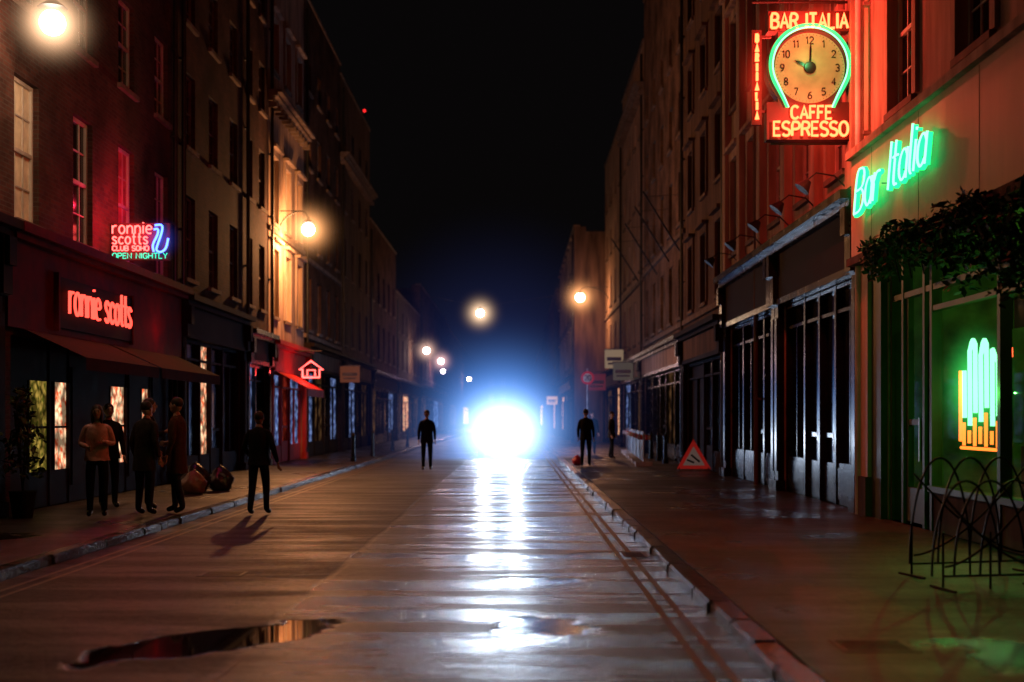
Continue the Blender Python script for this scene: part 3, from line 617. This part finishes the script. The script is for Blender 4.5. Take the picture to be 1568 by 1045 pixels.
hs=empty('neon_house_sign',(-7.1,44,3.4)); HL=(-7.1,44,3.4)
tube('outline',[[(-7.34,44,2.99),(-7.34,44,3.26),(-7.45,44,3.26),(-7.05,44,3.55),(-6.64,44,3.26),(-6.76,44,3.26),(-6.76,44,2.99),(-7.34,44,2.99)]],.035,PNK,hs,HL)
tube('door_outline',[[(-7.18,44,3.04),(-7.18,44,3.24),(-6.91,44,3.24),(-6.91,44,3.04)]],.025,PNK,hs,HL)
tube('bracket',[[(XL,44.1,3.9),(-6.7,44.1,3.9)],[(-7.05,44.1,3.9),(-7.05,44.05,3.57)]],.02,M['metal'],hs,HL)
light('neon_glow','POINT',(-7.0,43.4,3.1),26,(1,.05,.05),hs,HL)
def hangsign(name,x0,x1,y,z0,z1,m,arm):
    c=((x0+x1)/2,y,(z0+z1)/2); e=empty(name,c); bm=bmesh.new(); bm_box(bm,x0,x1,y,y+.08,z0,z1); bmesh.ops.bevel(bm,geom=bm.edges[:],offset=.015,segments=1,affect='EDGES'); bm_obj('board',bm,m,e,c)
    bm=bmesh.new(); bm_box(bm,x0-.03,x1+.03,y+.02,y+.06,z1+.002,z1+.05); bm_box(bm,x0+.1,x1-.1,y-.006,y-.002,z0+(z1-z0)*.4,z0+(z1-z0)*.6); bm_box(bm,x0+.15,x1-.15,y-.006,y-.002,z0+(z1-z0)*.2,z0+(z1-z0)*.3); bm_obj('trim',bm,M['stone'],e,c)
    tube('bracket',[[(arm,y+.04,z1+.12),((x0+x1)/2,y+.04,z1+.12)],[((x0+x1)/2,y+.04,z1+.12),((x0+x1)/2,y+.04,z1)]],.015,M['metal'],e,c)
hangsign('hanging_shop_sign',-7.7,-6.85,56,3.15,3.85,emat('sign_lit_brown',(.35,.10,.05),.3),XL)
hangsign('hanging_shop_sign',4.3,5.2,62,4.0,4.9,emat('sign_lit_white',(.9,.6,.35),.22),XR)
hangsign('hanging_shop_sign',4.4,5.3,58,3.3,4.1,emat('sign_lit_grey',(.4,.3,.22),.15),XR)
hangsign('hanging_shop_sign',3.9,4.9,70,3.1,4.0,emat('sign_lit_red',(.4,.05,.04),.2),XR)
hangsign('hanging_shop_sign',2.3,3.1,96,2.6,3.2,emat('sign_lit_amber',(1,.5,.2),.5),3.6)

# ------------------------------------------------------------------ street lamps
def street_lamp(x,y,z,wallx,power,c,hr=1.1,hs=2.2,susp=False,bulb=.13,n=6):
    P=(x,y,z); e=empty('street_lamp',P)
    if susp: tube('catenary_cable',[[(XL,y,z+1.6),(x,y,z+.42),(wallx,y,z+1.6)]],.012,M['metal'],e,P)
    else:
        dx=wallx-x
        tube('bracket_arm',[smooth([(wallx,y,z-.1),(wallx-dx*.15,y,z+.35),(x+dx*.4,y,z+.62),(x+dx*.1,y,z+.6),(x,y,z+.36)],3)],.03,M['metal'],e,P)
        tube('bracket_brace',[[(wallx,y,z+.62),(x+dx*.35,y,z+.62)]],.018,M['metal'],e,P)
    bm=bmesh.new(); bmesh.ops.create_cone(bm,segments=20,radius1=.22,radius2=.06,depth=.12,cap_ends=True,matrix=Matrix.Translation((x,y,z+.28)))
    bmesh.ops.create_cone(bm,segments=12,radius1=.06,radius2=.02,depth=.1,cap_ends=True,matrix=Matrix.Translation((x,y,z+.39))); bm_obj('lantern_cap',bm,M['metal'],e,P)
    bm=bmesh.new(); bmesh.ops.create_uvsphere(bm,u_segments=20,v_segments=12,radius=bulb,matrix=Matrix.Translation((x,y,z))); bm_obj('glass_globe',bm,emat('lit_globe',tuple(.5+.5*q for q in c),14),e,P,smooth=True)
    light('bulb','POINT',(x,y,z-bulb-.22),power,c,e,P,r=.18)
    if hs>0: halo(e,P,P,hr,c,hs,n)
WARM=(1,.42,.15)
street_lamp(-6.9,19.05,7.48,XL,120,(1,.58,.32),1.2,24,bulb=.19,n=7)
street_lamp(-6.9,42.5,7.85,XL,1500,WARM,1.9,12,bulb=.22,n=7)
street_lamp(3.8,76,8.75,XR,380,WARM,2.4,7,bulb=.28,n=7)
street_lamp(-2.3,82,8.3,XR,200,(1,.65,.38),2.4,6,susp=True,bulb=.25,n=7)
street_lamp(-6.7,95.8,6.63,XL,200,(1,.6,.45),2.0,3.5,bulb=.25)
street_lamp(-6.9,117.6,6.8,XL,200,(1,.55,.5),2.2,3.5,bulb=.26)
street_lamp(-6.9,121,6.0,XL,80,(.9,.5,.7),1.6,0,bulb=.2)
street_lamp(-6.9,188,7.3,XL,150,(1,.6,.5),3,0,bulb=.3)
e=empty('roof_warning_lamp',(-8.2,69.2,18.2)); bm=bmesh.new(); bmesh.ops.create_uvsphere(bm,u_segments=10,v_segments=8,radius=.08,matrix=Matrix.Translation((-8.2,69.2,18.2))); bm_obj('lens',bm,emat('warning_red',(1,.02,.02),2),e,(-8.2,69.2,18.2)); tube('mast',[[(-8.2,69.2,17),(-8.2,69.2,18.1)]],.02,M['metal'],e,(-8.2,69.2,18.2))

# ------------------------------------------------------------------ car
def car(x,y):
    P=(x,y,0); e=empty('car',P)
    paint=mat('car_paint',(.02,.02,.025),.2,metal=.3,var=.1)
    prof=[(-2.1,.35),(-2.15,.6),(-2.05,.78),(-1.1,.98),(-.45,1.42),(.9,1.47),(1.75,1.05),(2.05,.95),(2.1,.4)]
    bm=bmesh.new(); rows_=[]
    for sx in (-.88,-.8,0,.8,.88):
        r=[]
        for (py,pz) in prof:
            k=abs(sx)
            ww=1. if pz<1.0 else .8
            yy=py+(.12*(k>.5)*(1 if py<0 else -1)); r.append(bm.verts.new((x+sx*ww,y+yy,pz if k<.85 else pz-.06*(pz>.5))))
        rows_.append(r)
    for a,b in zip(rows_[:-1],rows_[1:]):
        for i in range(len(prof)-1): bm.faces.new((a[i],a[i+1],b[i+1],b[i]))
        bm.faces.new((a[0],b[0],b[-1],a[-1]))
    bm.faces.new(rows_[0]); bm.faces.new(rows_[-1]); o=bm_obj('body',bm,paint,e,P,smooth=False)
    bm=bmesh.new()
    for pts in (((-.66,-1.04,1.0),(.66,-1.04,1.0),(.58,-.5,1.38),(-.58,-.5,1.38)),((-.66,1.72,1.06),(.66,1.72,1.06),(.58,.98,1.42),(-.58,.98,1.42))):
        bm.faces.new([bm.verts.new((x+a,y+b-(.015 if b<0 else -.015),c+.02)) for a,b,c in pts])
    for sx in (-1,1):
        bm.faces.new([bm.verts.new((x+sx*a,y+b,c)) for a,b,c in ((.9,-.75,.99),(.9,1.3,.99),(.73,.85,1.36),(.73,-.35,1.36))])
    bm_obj('windows',bm,M['glass'],e,P)
    bm=bmesh.new()
    for sx in (-.8,.8):
        for py in (-1.35,1.3):
            bmesh.ops.create_cone(bm,segments=28,radius1=.32,radius2=.32,depth=.22,cap_ends=True,matrix=Matrix.Translation((x+sx,y+py,.32))@Matrix.Rotation(math.pi/2,4,'Y'))
    bm_obj('tyres',bm,M['black'],e,P)
    bm=bmesh.new()
    for sx in (-.92,.92):
        for py in (-1.35,1.3):
            bmesh.ops.create_cone(bm,segments=18,radius1=.2,radius2=.18,depth=.03,cap_ends=True,matrix=Matrix.Translation((x+sx,y+py,.32))@Matrix.Rotation(math.pi/2,4,'Y'))
    bm_box(bm,x-.5,x+.5,y-2.17,y-2.14,.45,.58); bm_obj('hubcaps_and_grille',bm,M['steel'],e,P)
    bm=bmesh.new(); bm_box(bm,x-.26,x+.26,y-2.19,y-2.165,.3,.41); bm_obj('number_plate',bm,M['white'],e,P)
    bm=bmesh.new(); bm_box(bm,x-1.05,x-.88,y-.85,y-.75,.98,1.1); bm_box(bm,x+.88,x+1.05,y-.85,y-.75,.98,1.1); bm_obj('door_mirrors',bm,paint,e,P)
    hl=emat('headlamp_lens',(.8,.9,1),20)
    for sx in (-.64,.64):
        bm=bmesh.new(); bmesh.ops.create_cone(bm,segments=20,radius1=.13,radius2=.1,depth=.06,cap_ends=True,matrix=Matrix.Translation((x+sx,y-2.12,.68))@Matrix.Rotation(math.pi/2,4,'X')); bm_obj('headlamp',bm,hl,e,P)
        light('headlamp_beam','SPOT',(x+sx,y-2.3,.7),480,(.78,.88,1),e,P,r=.12,rot=(math.radians(89.3),0,math.pi),spot_size=math.radians(38),spot_blend=1.)
    halo(e,P,(x+.15,y-6,1.05),(4.3,6.5,3.6),(.66,.85,1),5.2,6.5,rate=1)
    halo(e,P,(x+.1,y-4.5,1.3),(5.8,5,5.6),(.12,.36,1),1.5,4,rate=1)
    halo(e,P,(x-.05,y-3,2.1),(8,5,9.0),(.10,.16,.7),.045,2.0)
car(-.65,54)

# ------------------------------------------------------------------ people
SK=mat('skin',(.45,.27,.2),.55,var=.1); SK2=mat('skin_dark',(.2,.11,.08),.55,var=.1)
def evalmesh(verts,edges,rad,root,sub=2):
    me=D.meshes.new('t'); me.from_pydata(verts,edges,[]); o=D.objects.new('t',me); col.objects.link(o)
    md=o.modifiers.new('s','SKIN'); md.use_smooth_shade=True; md.branch_smoothing=.3
    for i,r in enumerate(rad): me.skin_vertices[0].data[i].radius=r if isinstance(r,tuple) else (r,r)
    me.skin_vertices[0].data[root].use_root=True
    o.modifiers.new('b','SUBSURF').levels=sub
    dg=bpy.context.evaluated_depsgraph_get(); m2=D.meshes.new_from_object(o.evaluated_get(dg)); D.objects.remove(o); D.meshes.remove(me); return m2
def person(name,x,y,z,yaw,H,top,legs,hair,skin=SK,arms=None,stride=0.,coat=.82,longhair=False,lean=0.):
    P=(x,y,z); e=empty(name,P); T=Matrix.Rotation(yaw,4,'Z')@Matrix.Scale(H/1.75,4)
    arms=arms or {}
    aL=arms.get('L',[(-.235,.02,1.14),(-.24,-.07,.90)]); aR=arms.get('R',[(.235,.02,1.14),(.24,-.07,.90)])
    s=stride
    V=[(0,0,.95),(0,0,1.12),(0,-lean*.5,1.3),(0,-lean,1.43),(0,-lean,1.51),(0,-lean-.012,1.58),
       (-.17,-lean,1.42),aL[0],aL[1],(.17,-lean,1.42),aR[0],aR[1],
       (-.095,0,.9),(-.105,-s*.5-.02,.5),(-.11,-s*.8+.02,.09),(-.12,-s*.8-.13,.04),
       (.095,0,.9),(.105,s*.4-.02,.5),(.11,s*1.+.02,.09),(.12,s*1.-.13,.04)]
    E=[(0,1),(1,2),(2,3),(3,4),(4,5),(3,6),(6,7),(7,8),(3,9),(9,10),(10,11),(0,12),(12,13),(13,14),(14,15),(0,16),(16,17),(17,18),(18,19)]
    lab=[0,0,0,0,2,0,0,0,0,0,0,1,1,1,3,1,1,1,3]
    R=[(.15,.11),(.135,.1),(.155,.115),(.11,.09),.055,.052,.068,.052,.036,.068,.052,.036,.1,.07,.05,.042,.1,.07,.05,.042]
    m=evalmesh(V,E,R,0)
    for q in (top,legs,skin,M['black']): m.materials.append(q)
    Vv=[Vector(v) for v in V]
    for p in m.polygons:
        c=p.center; best=9; bi=0
        for i,(a,b) in enumerate(E):
            A_,B_=Vv[a],Vv[b]; d=B_-A_; t=max(0,min(1,(c-A_).dot(d)/d.length_squared)); q=(c-A_-d*t).length
            if q<best: best=q; bi=lab[i]
        p.material_index=bi
    m.transform(T); b=link(D.objects.new('body',m),e,(0,0,0)); b.matrix_parent_inverse=Matrix.Identity(4)
    bm=bmesh.new(); n=20; rings=[(1.5,.075,.07),(1.46,.15,.095),(1.40,.185,.12),(1.28,.19,.135),(1.1,.172,.125),(.97,.18,.13),(coat,.2,.155)]; pr=None
    for zz,rx,ry in rings:
        ox=-lean*max(0,(zz-1)/.43); r=[bm.verts.new((rx*math.cos(2*math.pi*i/n)*(1+.02*math.sin(i*5+zz*9)),ox+ry*math.sin(2*math.pi*i/n)*(1+.03*math.sin(i*3+zz*14)),zz+.006*math.sin(i*4))) for i in range(n)]
        if pr:
            for i in range(n): bm.faces.new((pr[i],pr[(i+1)%n],r[(i+1)%n],r[i]))
        pr=r
    bmesh.ops.transform(bm,matrix=T,verts=bm.verts); o=bm_obj('coat',bm,top,e,(0,0,0),smooth=True); o.matrix_parent_inverse=Matrix.Identity(4)
    hy=-lean-.02; bm=bmesh.new()
    def ball(c,r,seg=14,mi=0):
        g=bmesh.ops.create_uvsphere(bm,u_segments=seg,v_segments=10,radius=1,matrix=Matrix.Translation(c)@Matrix.Diagonal((*r,1)))
        for f in {f for v in g['verts'] for f in v.link_faces}: f.material_index=mi; f.smooth=True
    ball((0,hy,1.665),(.074,.094,.108),20); ball((0,hy-.03,1.60),(.05,.06,.05)); ball((0,hy-.095,1.655),(.012,.02,.026)); ball((0,hy-.083,1.615),(.024,.012,.008),10,2)
    for sx in (-1,1):
        ball((sx*.075,hy+.005,1.66),(.012,.022,.032),10); ball((sx*.03,hy-.083,1.678),(.013,.01,.008),8,1); ball((sx*.03,hy-.084,1.70),(.018,.01,.005),8,1)
    ball((0,hy+.018,1.705),(.086,.098,.09),20,1)
    if longhair:
        ball((0,hy+.055,1.6),(.095,.06,.17),16,1); ball((-.07,hy+.0,1.6),(.025,.06,.13),12,1); ball((.07,hy+.0,1.6),(.025,.06,.13),12,1)
    bmesh.ops.transform(bm,matrix=T,verts=bm.verts)
    o=bm_obj('head',bm,[skin,hair,M['redp']],e,(0,0,0)); o.matrix_parent_inverse=Matrix.Identity(4)
    for sgn,a in ((-1,aL),(1,aR)):
        el,wr=Vector(a[0]),Vector(a[1]); d=(wr-el).normalized(); side=d.cross(Vector((sgn,0,0))); side.normalize(); nrm=d.cross(side)
        V2=[wr-d*.01,wr+d*.05]; E2=[(0,1)]; R2_=[.026,(.03,.02)]
        for i in range(4):
            off=side*(.028-.019*i); ln=(.072,.08,.075,.06)[i]; k0=len(V2)
            V2+=[wr+d*.085+off,wr+d*(.085+ln*.5)+off+nrm*.008*-1,wr+d*(.085+ln*.85)+off+nrm*-.03]; E2+=[(1,k0),(k0,k0+1),(k0+1,k0+2)]; R2_+=[.011,.0095,.0075]
        k0=len(V2); V2+=[wr+d*.035+side*.035,wr+d*.075+side*.052,wr+d*.105+side*.05]; E2+=[(1,k0),(k0,k0+1),(k0+1,k0+2)]; R2_+=[.013,.011,.009]
        mm=evalmesh([tuple(v) for v in V2],E2,R2_,1,1); mm.materials.append(skin); mm.transform(T)
        o=link(D.objects.new('hand',mm),e,(0,0,0)); o.matrix_parent_inverse=Matrix.Identity(4)
    return e
cl=lambda n,c,r=.9: mat(n,c,r,var=.25,nscale=14,bump=.5,bscale=18,spec=.1)
BK=cl('black_cloth',(.012,.012,.013)); NV=cl('navy_cloth',(.015,.018,.035)); BR=cl('brown_coat',(.08,.035,.022)); PK=cl('pink_top',(.65,.33,.3)); JN=cl('jeans',(.025,.03,.06)); GY=cl('grey_coat',(.04,.033,.03))
HB=mat('brown_hair',(.03,.014,.008),.6); HK=mat('black_hair',(.01,.008,.008),.6)
gz=GZ
person('person',-6.35,19.4,gz,.25,1.66,PK,BK,HB,longhair=True,coat=.9,arms={'L':[(-.25,.0,1.16),(-.13,-.2,1.12)],'R':[(.25,0,1.16),(.12,-.22,1.2)]})
person('person',-6.0,20.9,gz,1.9,1.78,BK,BK,HK,coat=.8,arms={'L':[(-.24,-.02,1.15),(-.15,-.24,1.25)],'R':[(.24,.02,1.14),(.22,-.12,.95)]})
person('person',-5.72,19.7,gz,2.7,1.72,GY,JN,HK,coat=.7,lean=.04)
person('person',-5.32,20.1,gz,-1.7,1.78,BR,JN,HB,coat=.62,stride=.12,arms={'L':[(-.25,-.02,1.15),(-.2,-.22,1.1)]})
person('person',-6.75,21.2,gz,.6,1.7,BK,BK,HB,coat=.85)
person('person',-4.24,21.1,0,3.0,1.67,BK,NV,HK,SK2,stride=.12,coat=.86,arms={'L':[(-.27,.03,1.15),(-.33,-.02,.9)],'R':[(.27,.0,1.16),(.2,-.16,1.0)]})
person('person',-2.72,39.,0,.1,1.8,NV,BK,HK,stride=.14,coat=.8)
person('person',2.15,39.5,gz,3.0,1.74,BK,NV,HK,coat=.82,stride=.05)
person('person',3.1,52.,gz,.2,1.72,BK,BK,HB,coat=.8,stride=.1)
person('person',3.5,47.,gz,1.2,1.7,GY,BK,HB,coat=.8,stride=.1)
def bag(name,x,y,z,m,s=.3):
    P=(x,y,z); e=empty(name,P); bm=bmesh.new(); bmesh.ops.create_icosphere(bm,subdivisions=3,radius=1)
    for v in bm.verts:
        c=v.co; r=1+.12*math.sin(c.x*7+c.z*5)+.08*math.sin(c.y*11+c.x*3)+random.uniform(-.03,.03); v.co=Vector((c.x*r*s,c.y*r*s*.9,max(-.75,c.z)*s*.95+s*.72+(.5*s*max(0,c.z-.8)/.2)*.6)); v.co+=Vector(P)
    bm_obj('sack',bm,m,e,P,smooth=True); tube('tie',[[(x,y,z+s*1.65),(x+.03,y,z+s*2.0)]],.02,m,e,P)
BAGM=mat('bin_bag_plastic',(.03,.03,.032),.25,var=.2,bump=.6,bscale=14)
bag('rubbish_bag',-6.5,25.9,gz,BAGM,.3); bag('rubbish_bag',-6.1,26.4,gz,BAGM,.26); bag('rubbish_bag',-6.35,25.2,gz,mat('bin_bag_tan',(.2,.1,.06),.4,bump=.5,bscale=14),.24)
bag('shopping_bag',1.95,41,gz,mat('pink_bag',(.6,.05,.15),.4),.16)

def leafmass(name,boxes,n,size,m,parent=None,ploc=(0,0,0)):
    bm=bmesh.new()
    for _ in range(n):
        (x0,x1,y0,y1,z0,z1)=random.choice(boxes); c=Vector((random.uniform(x0,x1),random.uniform(y0,y1),z0+(z1-z0)*random.random()**.8))
        q=Matrix.Rotation(random.uniform(0,6.28),3,'Z')@Matrix.Rotation(random.uniform(-1.3,1.3),3,'X')@Matrix.Rotation(random.uniform(0,6.28),3,'Y'); s=size*random.uniform(.6,1.4)
        bm.faces.new([bm.verts.new(c+q@Vector(p)) for p in ((0,0,-s),(s*.45,0,-.2*s),(s*.3,.1*s,.5*s),(0,0,s),(-s*.3,.1*s,.5*s),(-s*.45,0,-.2*s))])
    return bm_obj(name,bm,m,parent,ploc,recalc=False)
LF=mat('leaf',(.06,.08,.02),.6,var=.5,nscale=8); LF2=mat('ivy_leaf',(.03,.045,.018),.6,var=.5,nscale=8,spec=.2)
P=(-7.4,19.2,gz); e=empty('potted_shrub',P)
bm=bmesh.new(); bmesh.ops.create_cone(bm,segments=20,radius1=.14,radius2=.2,depth=.4,cap_ends=True,matrix=Matrix.Translation((-7.4,19.2,gz+.2))); bm_obj('pot',bm,M['dark'],e,P)
tube('stems',[[(-7.4,19.2,gz+.4),(-7.4+random.uniform(-.2,.2),19.2+random.uniform(-.2,.2),1.7)] for _ in range(6)],.012,M['dark'],e,P)
leafmass('leaves',[(-7.65,-7.15,18.9,19.5,.7,1.4),(-7.5,-7.3,19.0,19.4,1.2,2.05)],330,.07,LF,e,P)
P=(XR-.3,13.5,4); e=empty('hanging_ivy',P)
bx=[]
for i in range(24):
    u=9+i*.395; t=max(0,(18.3-u)/5); dp=random.uniform(.2,.5)+min(1.1,t*.8)*random.uniform(.3,1); zt_=4.12-min(.35,t*.2)+random.uniform(-.08,.14); bx.append((XR-.6,XR-.28,u-.3,u+.3,zt_-dp,zt_))
leafmass('leaves',bx,4200,.06,LF2,e,P)
tube('vines',[[(XR-.3,9+i*.5,4.0),(XR-.45,9.1+i*.5,3.8),(XR-.4,9+i*.5,3.4)] for i in range(17)],.01,M['dark'],e,P)

P=(5.0,36,gz); e=empty('road_works_sign',P); X0,Y0=5.0,36.
def tri(r,yy,zc): return [(X0+r*math.cos(a),yy+ (r*math.sin(a)+.3)*.12,zc+r*math.sin(a)) for a in (math.pi/2,math.pi*7/6,math.pi*11/6)]
bm=bmesh.new(); bm.faces.new([bm.verts.new(p) for p in tri(.56,Y0,.44)]); bm_obj('red_border',bm,emat('emissive_sign_red',(.5,.02,.015),.28),e,P)  # sign has no lamp; emission stands in for reflected light on both triangles
bm=bmesh.new(); bm.faces.new([bm.verts.new(p) for p in tri(.36,Y0-.012,.44)]); bm_obj('white_field',bm,emat('emissive_sign_white',(.5,.3,.25),.14),e,P)
tube('symbol',[[(X0-.2,Y0-.03,.42),(X0+.0,Y0-.03,.34)],[(X0-.08,Y0-.03,.56),(X0+.16,Y0-.03,.36)]],.03,M['black'],e,P)
tube('stand',[[(X0-.4,Y0+.03,.2),(X0-.45,Y0-.1,gz)],[(X0+.4,Y0+.03,.2),(X0+.45,Y0-.1,gz)],[(X0,Y0+.1,.95),(X0,Y0+.4,gz)]],.018,M['metal'],e,P)
P=(2.9,52,gz); e=empty('speed_limit_sign',P)
tube('post',[[(2.9,52,gz),(2.9,52,3.6)]],.035,M['steel'],e,P)
def disc(name,r,y,z,m):
    bm=bmesh.new(); bmesh.ops.create_cone(bm,segments=36,radius1=r,radius2=r,depth=.01,cap_ends=True,matrix=Matrix.Translation((2.9,y,z))@Matrix.Rotation(math.pi/2,4,'X')); bm_obj(name,bm,m,e,P)
disc('red_ring',.27,51.94,3.22,emat('sign_red',(.5,.02,.02),.4)); disc('white_face',.18,51.93,3.22,mat('sign_white',(.5,.45,.4),.4))
tube('digits',text_strokes('20',(2.9,51.92,3.12),(1,0,0),(0,0,1),.2,center=True),.02,M['black'],e,P)
REDW=mat('barrier_red',(.7,.05,.04),.4); WHW=mat('barrier_white',(.8,.8,.8),.3)
for i in range(6):
    a=Vector((3.95+.16*i,39.6+i*3.0,gz)); b=a+Vector((.14,2.3,0)); P=tuple(a); e=empty('pedestrian_barrier',P)
    rails=[[tuple(a+Vector((0,0,z))),tuple(b+Vector((0,0,z)))] for z in (.15,1.05)]+[[tuple(a+(b-a)*t+Vector((0,0,.15))),tuple(a+(b-a)*t+Vector((0,0,1.05)))] for t in [j/5 for j in range(6)]]
    tube('rails',rails,.018,M['steel'],e,P)
    bm=bmesh.new(); bm_box(bm,a.x-.26,a.x+.26,a.y-.1,a.y+.1,gz,gz+.14); bm_box(bm,b.x-.22,b.x+.22,b.y-.08,b.y+.08,gz,gz+.1)
    bm_obj('feet',bm,WHW,e,P)
    bm=bmesh.new(); bm2=bmesh.new()
    for j in range(5): bm_box((bm,bm2)[j%2],a.x-.2+j*.08,a.x-.2+j*.08+.078,a.y-.03,a.y-.015,gz+.82,gz+.97)
    bm_obj('reflector_white',bm,WHW,e,P); bm_obj('reflector_red',bm2,REDW,e,P)
for (x,y) in ((-5.6,44),(-5.6,50),(-5.6,58),(-5.6,66),(4.9,42),(4.95,44.5),(4.95,47),(4.95,50),(4.95,54)):
    P=(x,y,gz); e=empty('bollard',P); bm=bmesh.new()
    for (r1,r2,z0,z1) in ((.1,.09,0,.15),(.07,.06,.15,.85),(.085,.085,.85,.9),(.07,.02,.9,1.0)):
        bmesh.ops.create_cone(bm,segments=16,radius1=r1,radius2=r2,depth=z1-z0,cap_ends=True,matrix=Matrix.Translation((x,y,gz+(z0+z1)/2)))
    bm_obj('shaft',bm,M['black'],e,P)

def hoop_barrier(x0,x1,y0,y1,h):
    P=(x0,y0,gz); e=empty('iron_hoop_barrier',P); a=Vector((x0,y0,0)); d=Vector((x1-x0,y1-y0,0)); L_=d.length; d.normalize()
    pt=lambda t,z: tuple(a+d*t+Vector((0,0,gz+z)))
    lines=[[pt(0,.12),pt(L_,.12)]]
    for t in (0,L_/2,L_): lines+=[[pt(t,0),pt(t,.5)]]
    for c,r in ((.3,.32),(.62,.34),(.95,.33)):
        lines.append([pt(c*L_/1.25-r*math.cos(q),.12+(h-.12)*math.sin(q)) for q in [i*math.pi/20 for i in range(21)]])
    lines.append([pt(L_*(.02+.96*i/16),.2+(h-.3)*(i/16)**1.6) for i in range(17)]); lines.append([pt(L_*(.98-.96*i/16),.2+(h-.35)*(i/16)**1.6) for i in range(17)])
    tube('hoops',lines,.011,M['metal'],e,P)
    for t in (0,L_):
        p=a+d*t; n_=Vector((-d.y,d.x,0))*.22
        tube('foot',[[tuple(p-n_+Vector((0,0,gz+.012))),tuple(p+n_+Vector((0,0,gz+.012)))]],.012,M['metal'],e,P)
hoop_barrier(3.74,4.95,12.1,12.4,1.12); hoop_barrier(3.72,4.6,11.15,11.3,.95)
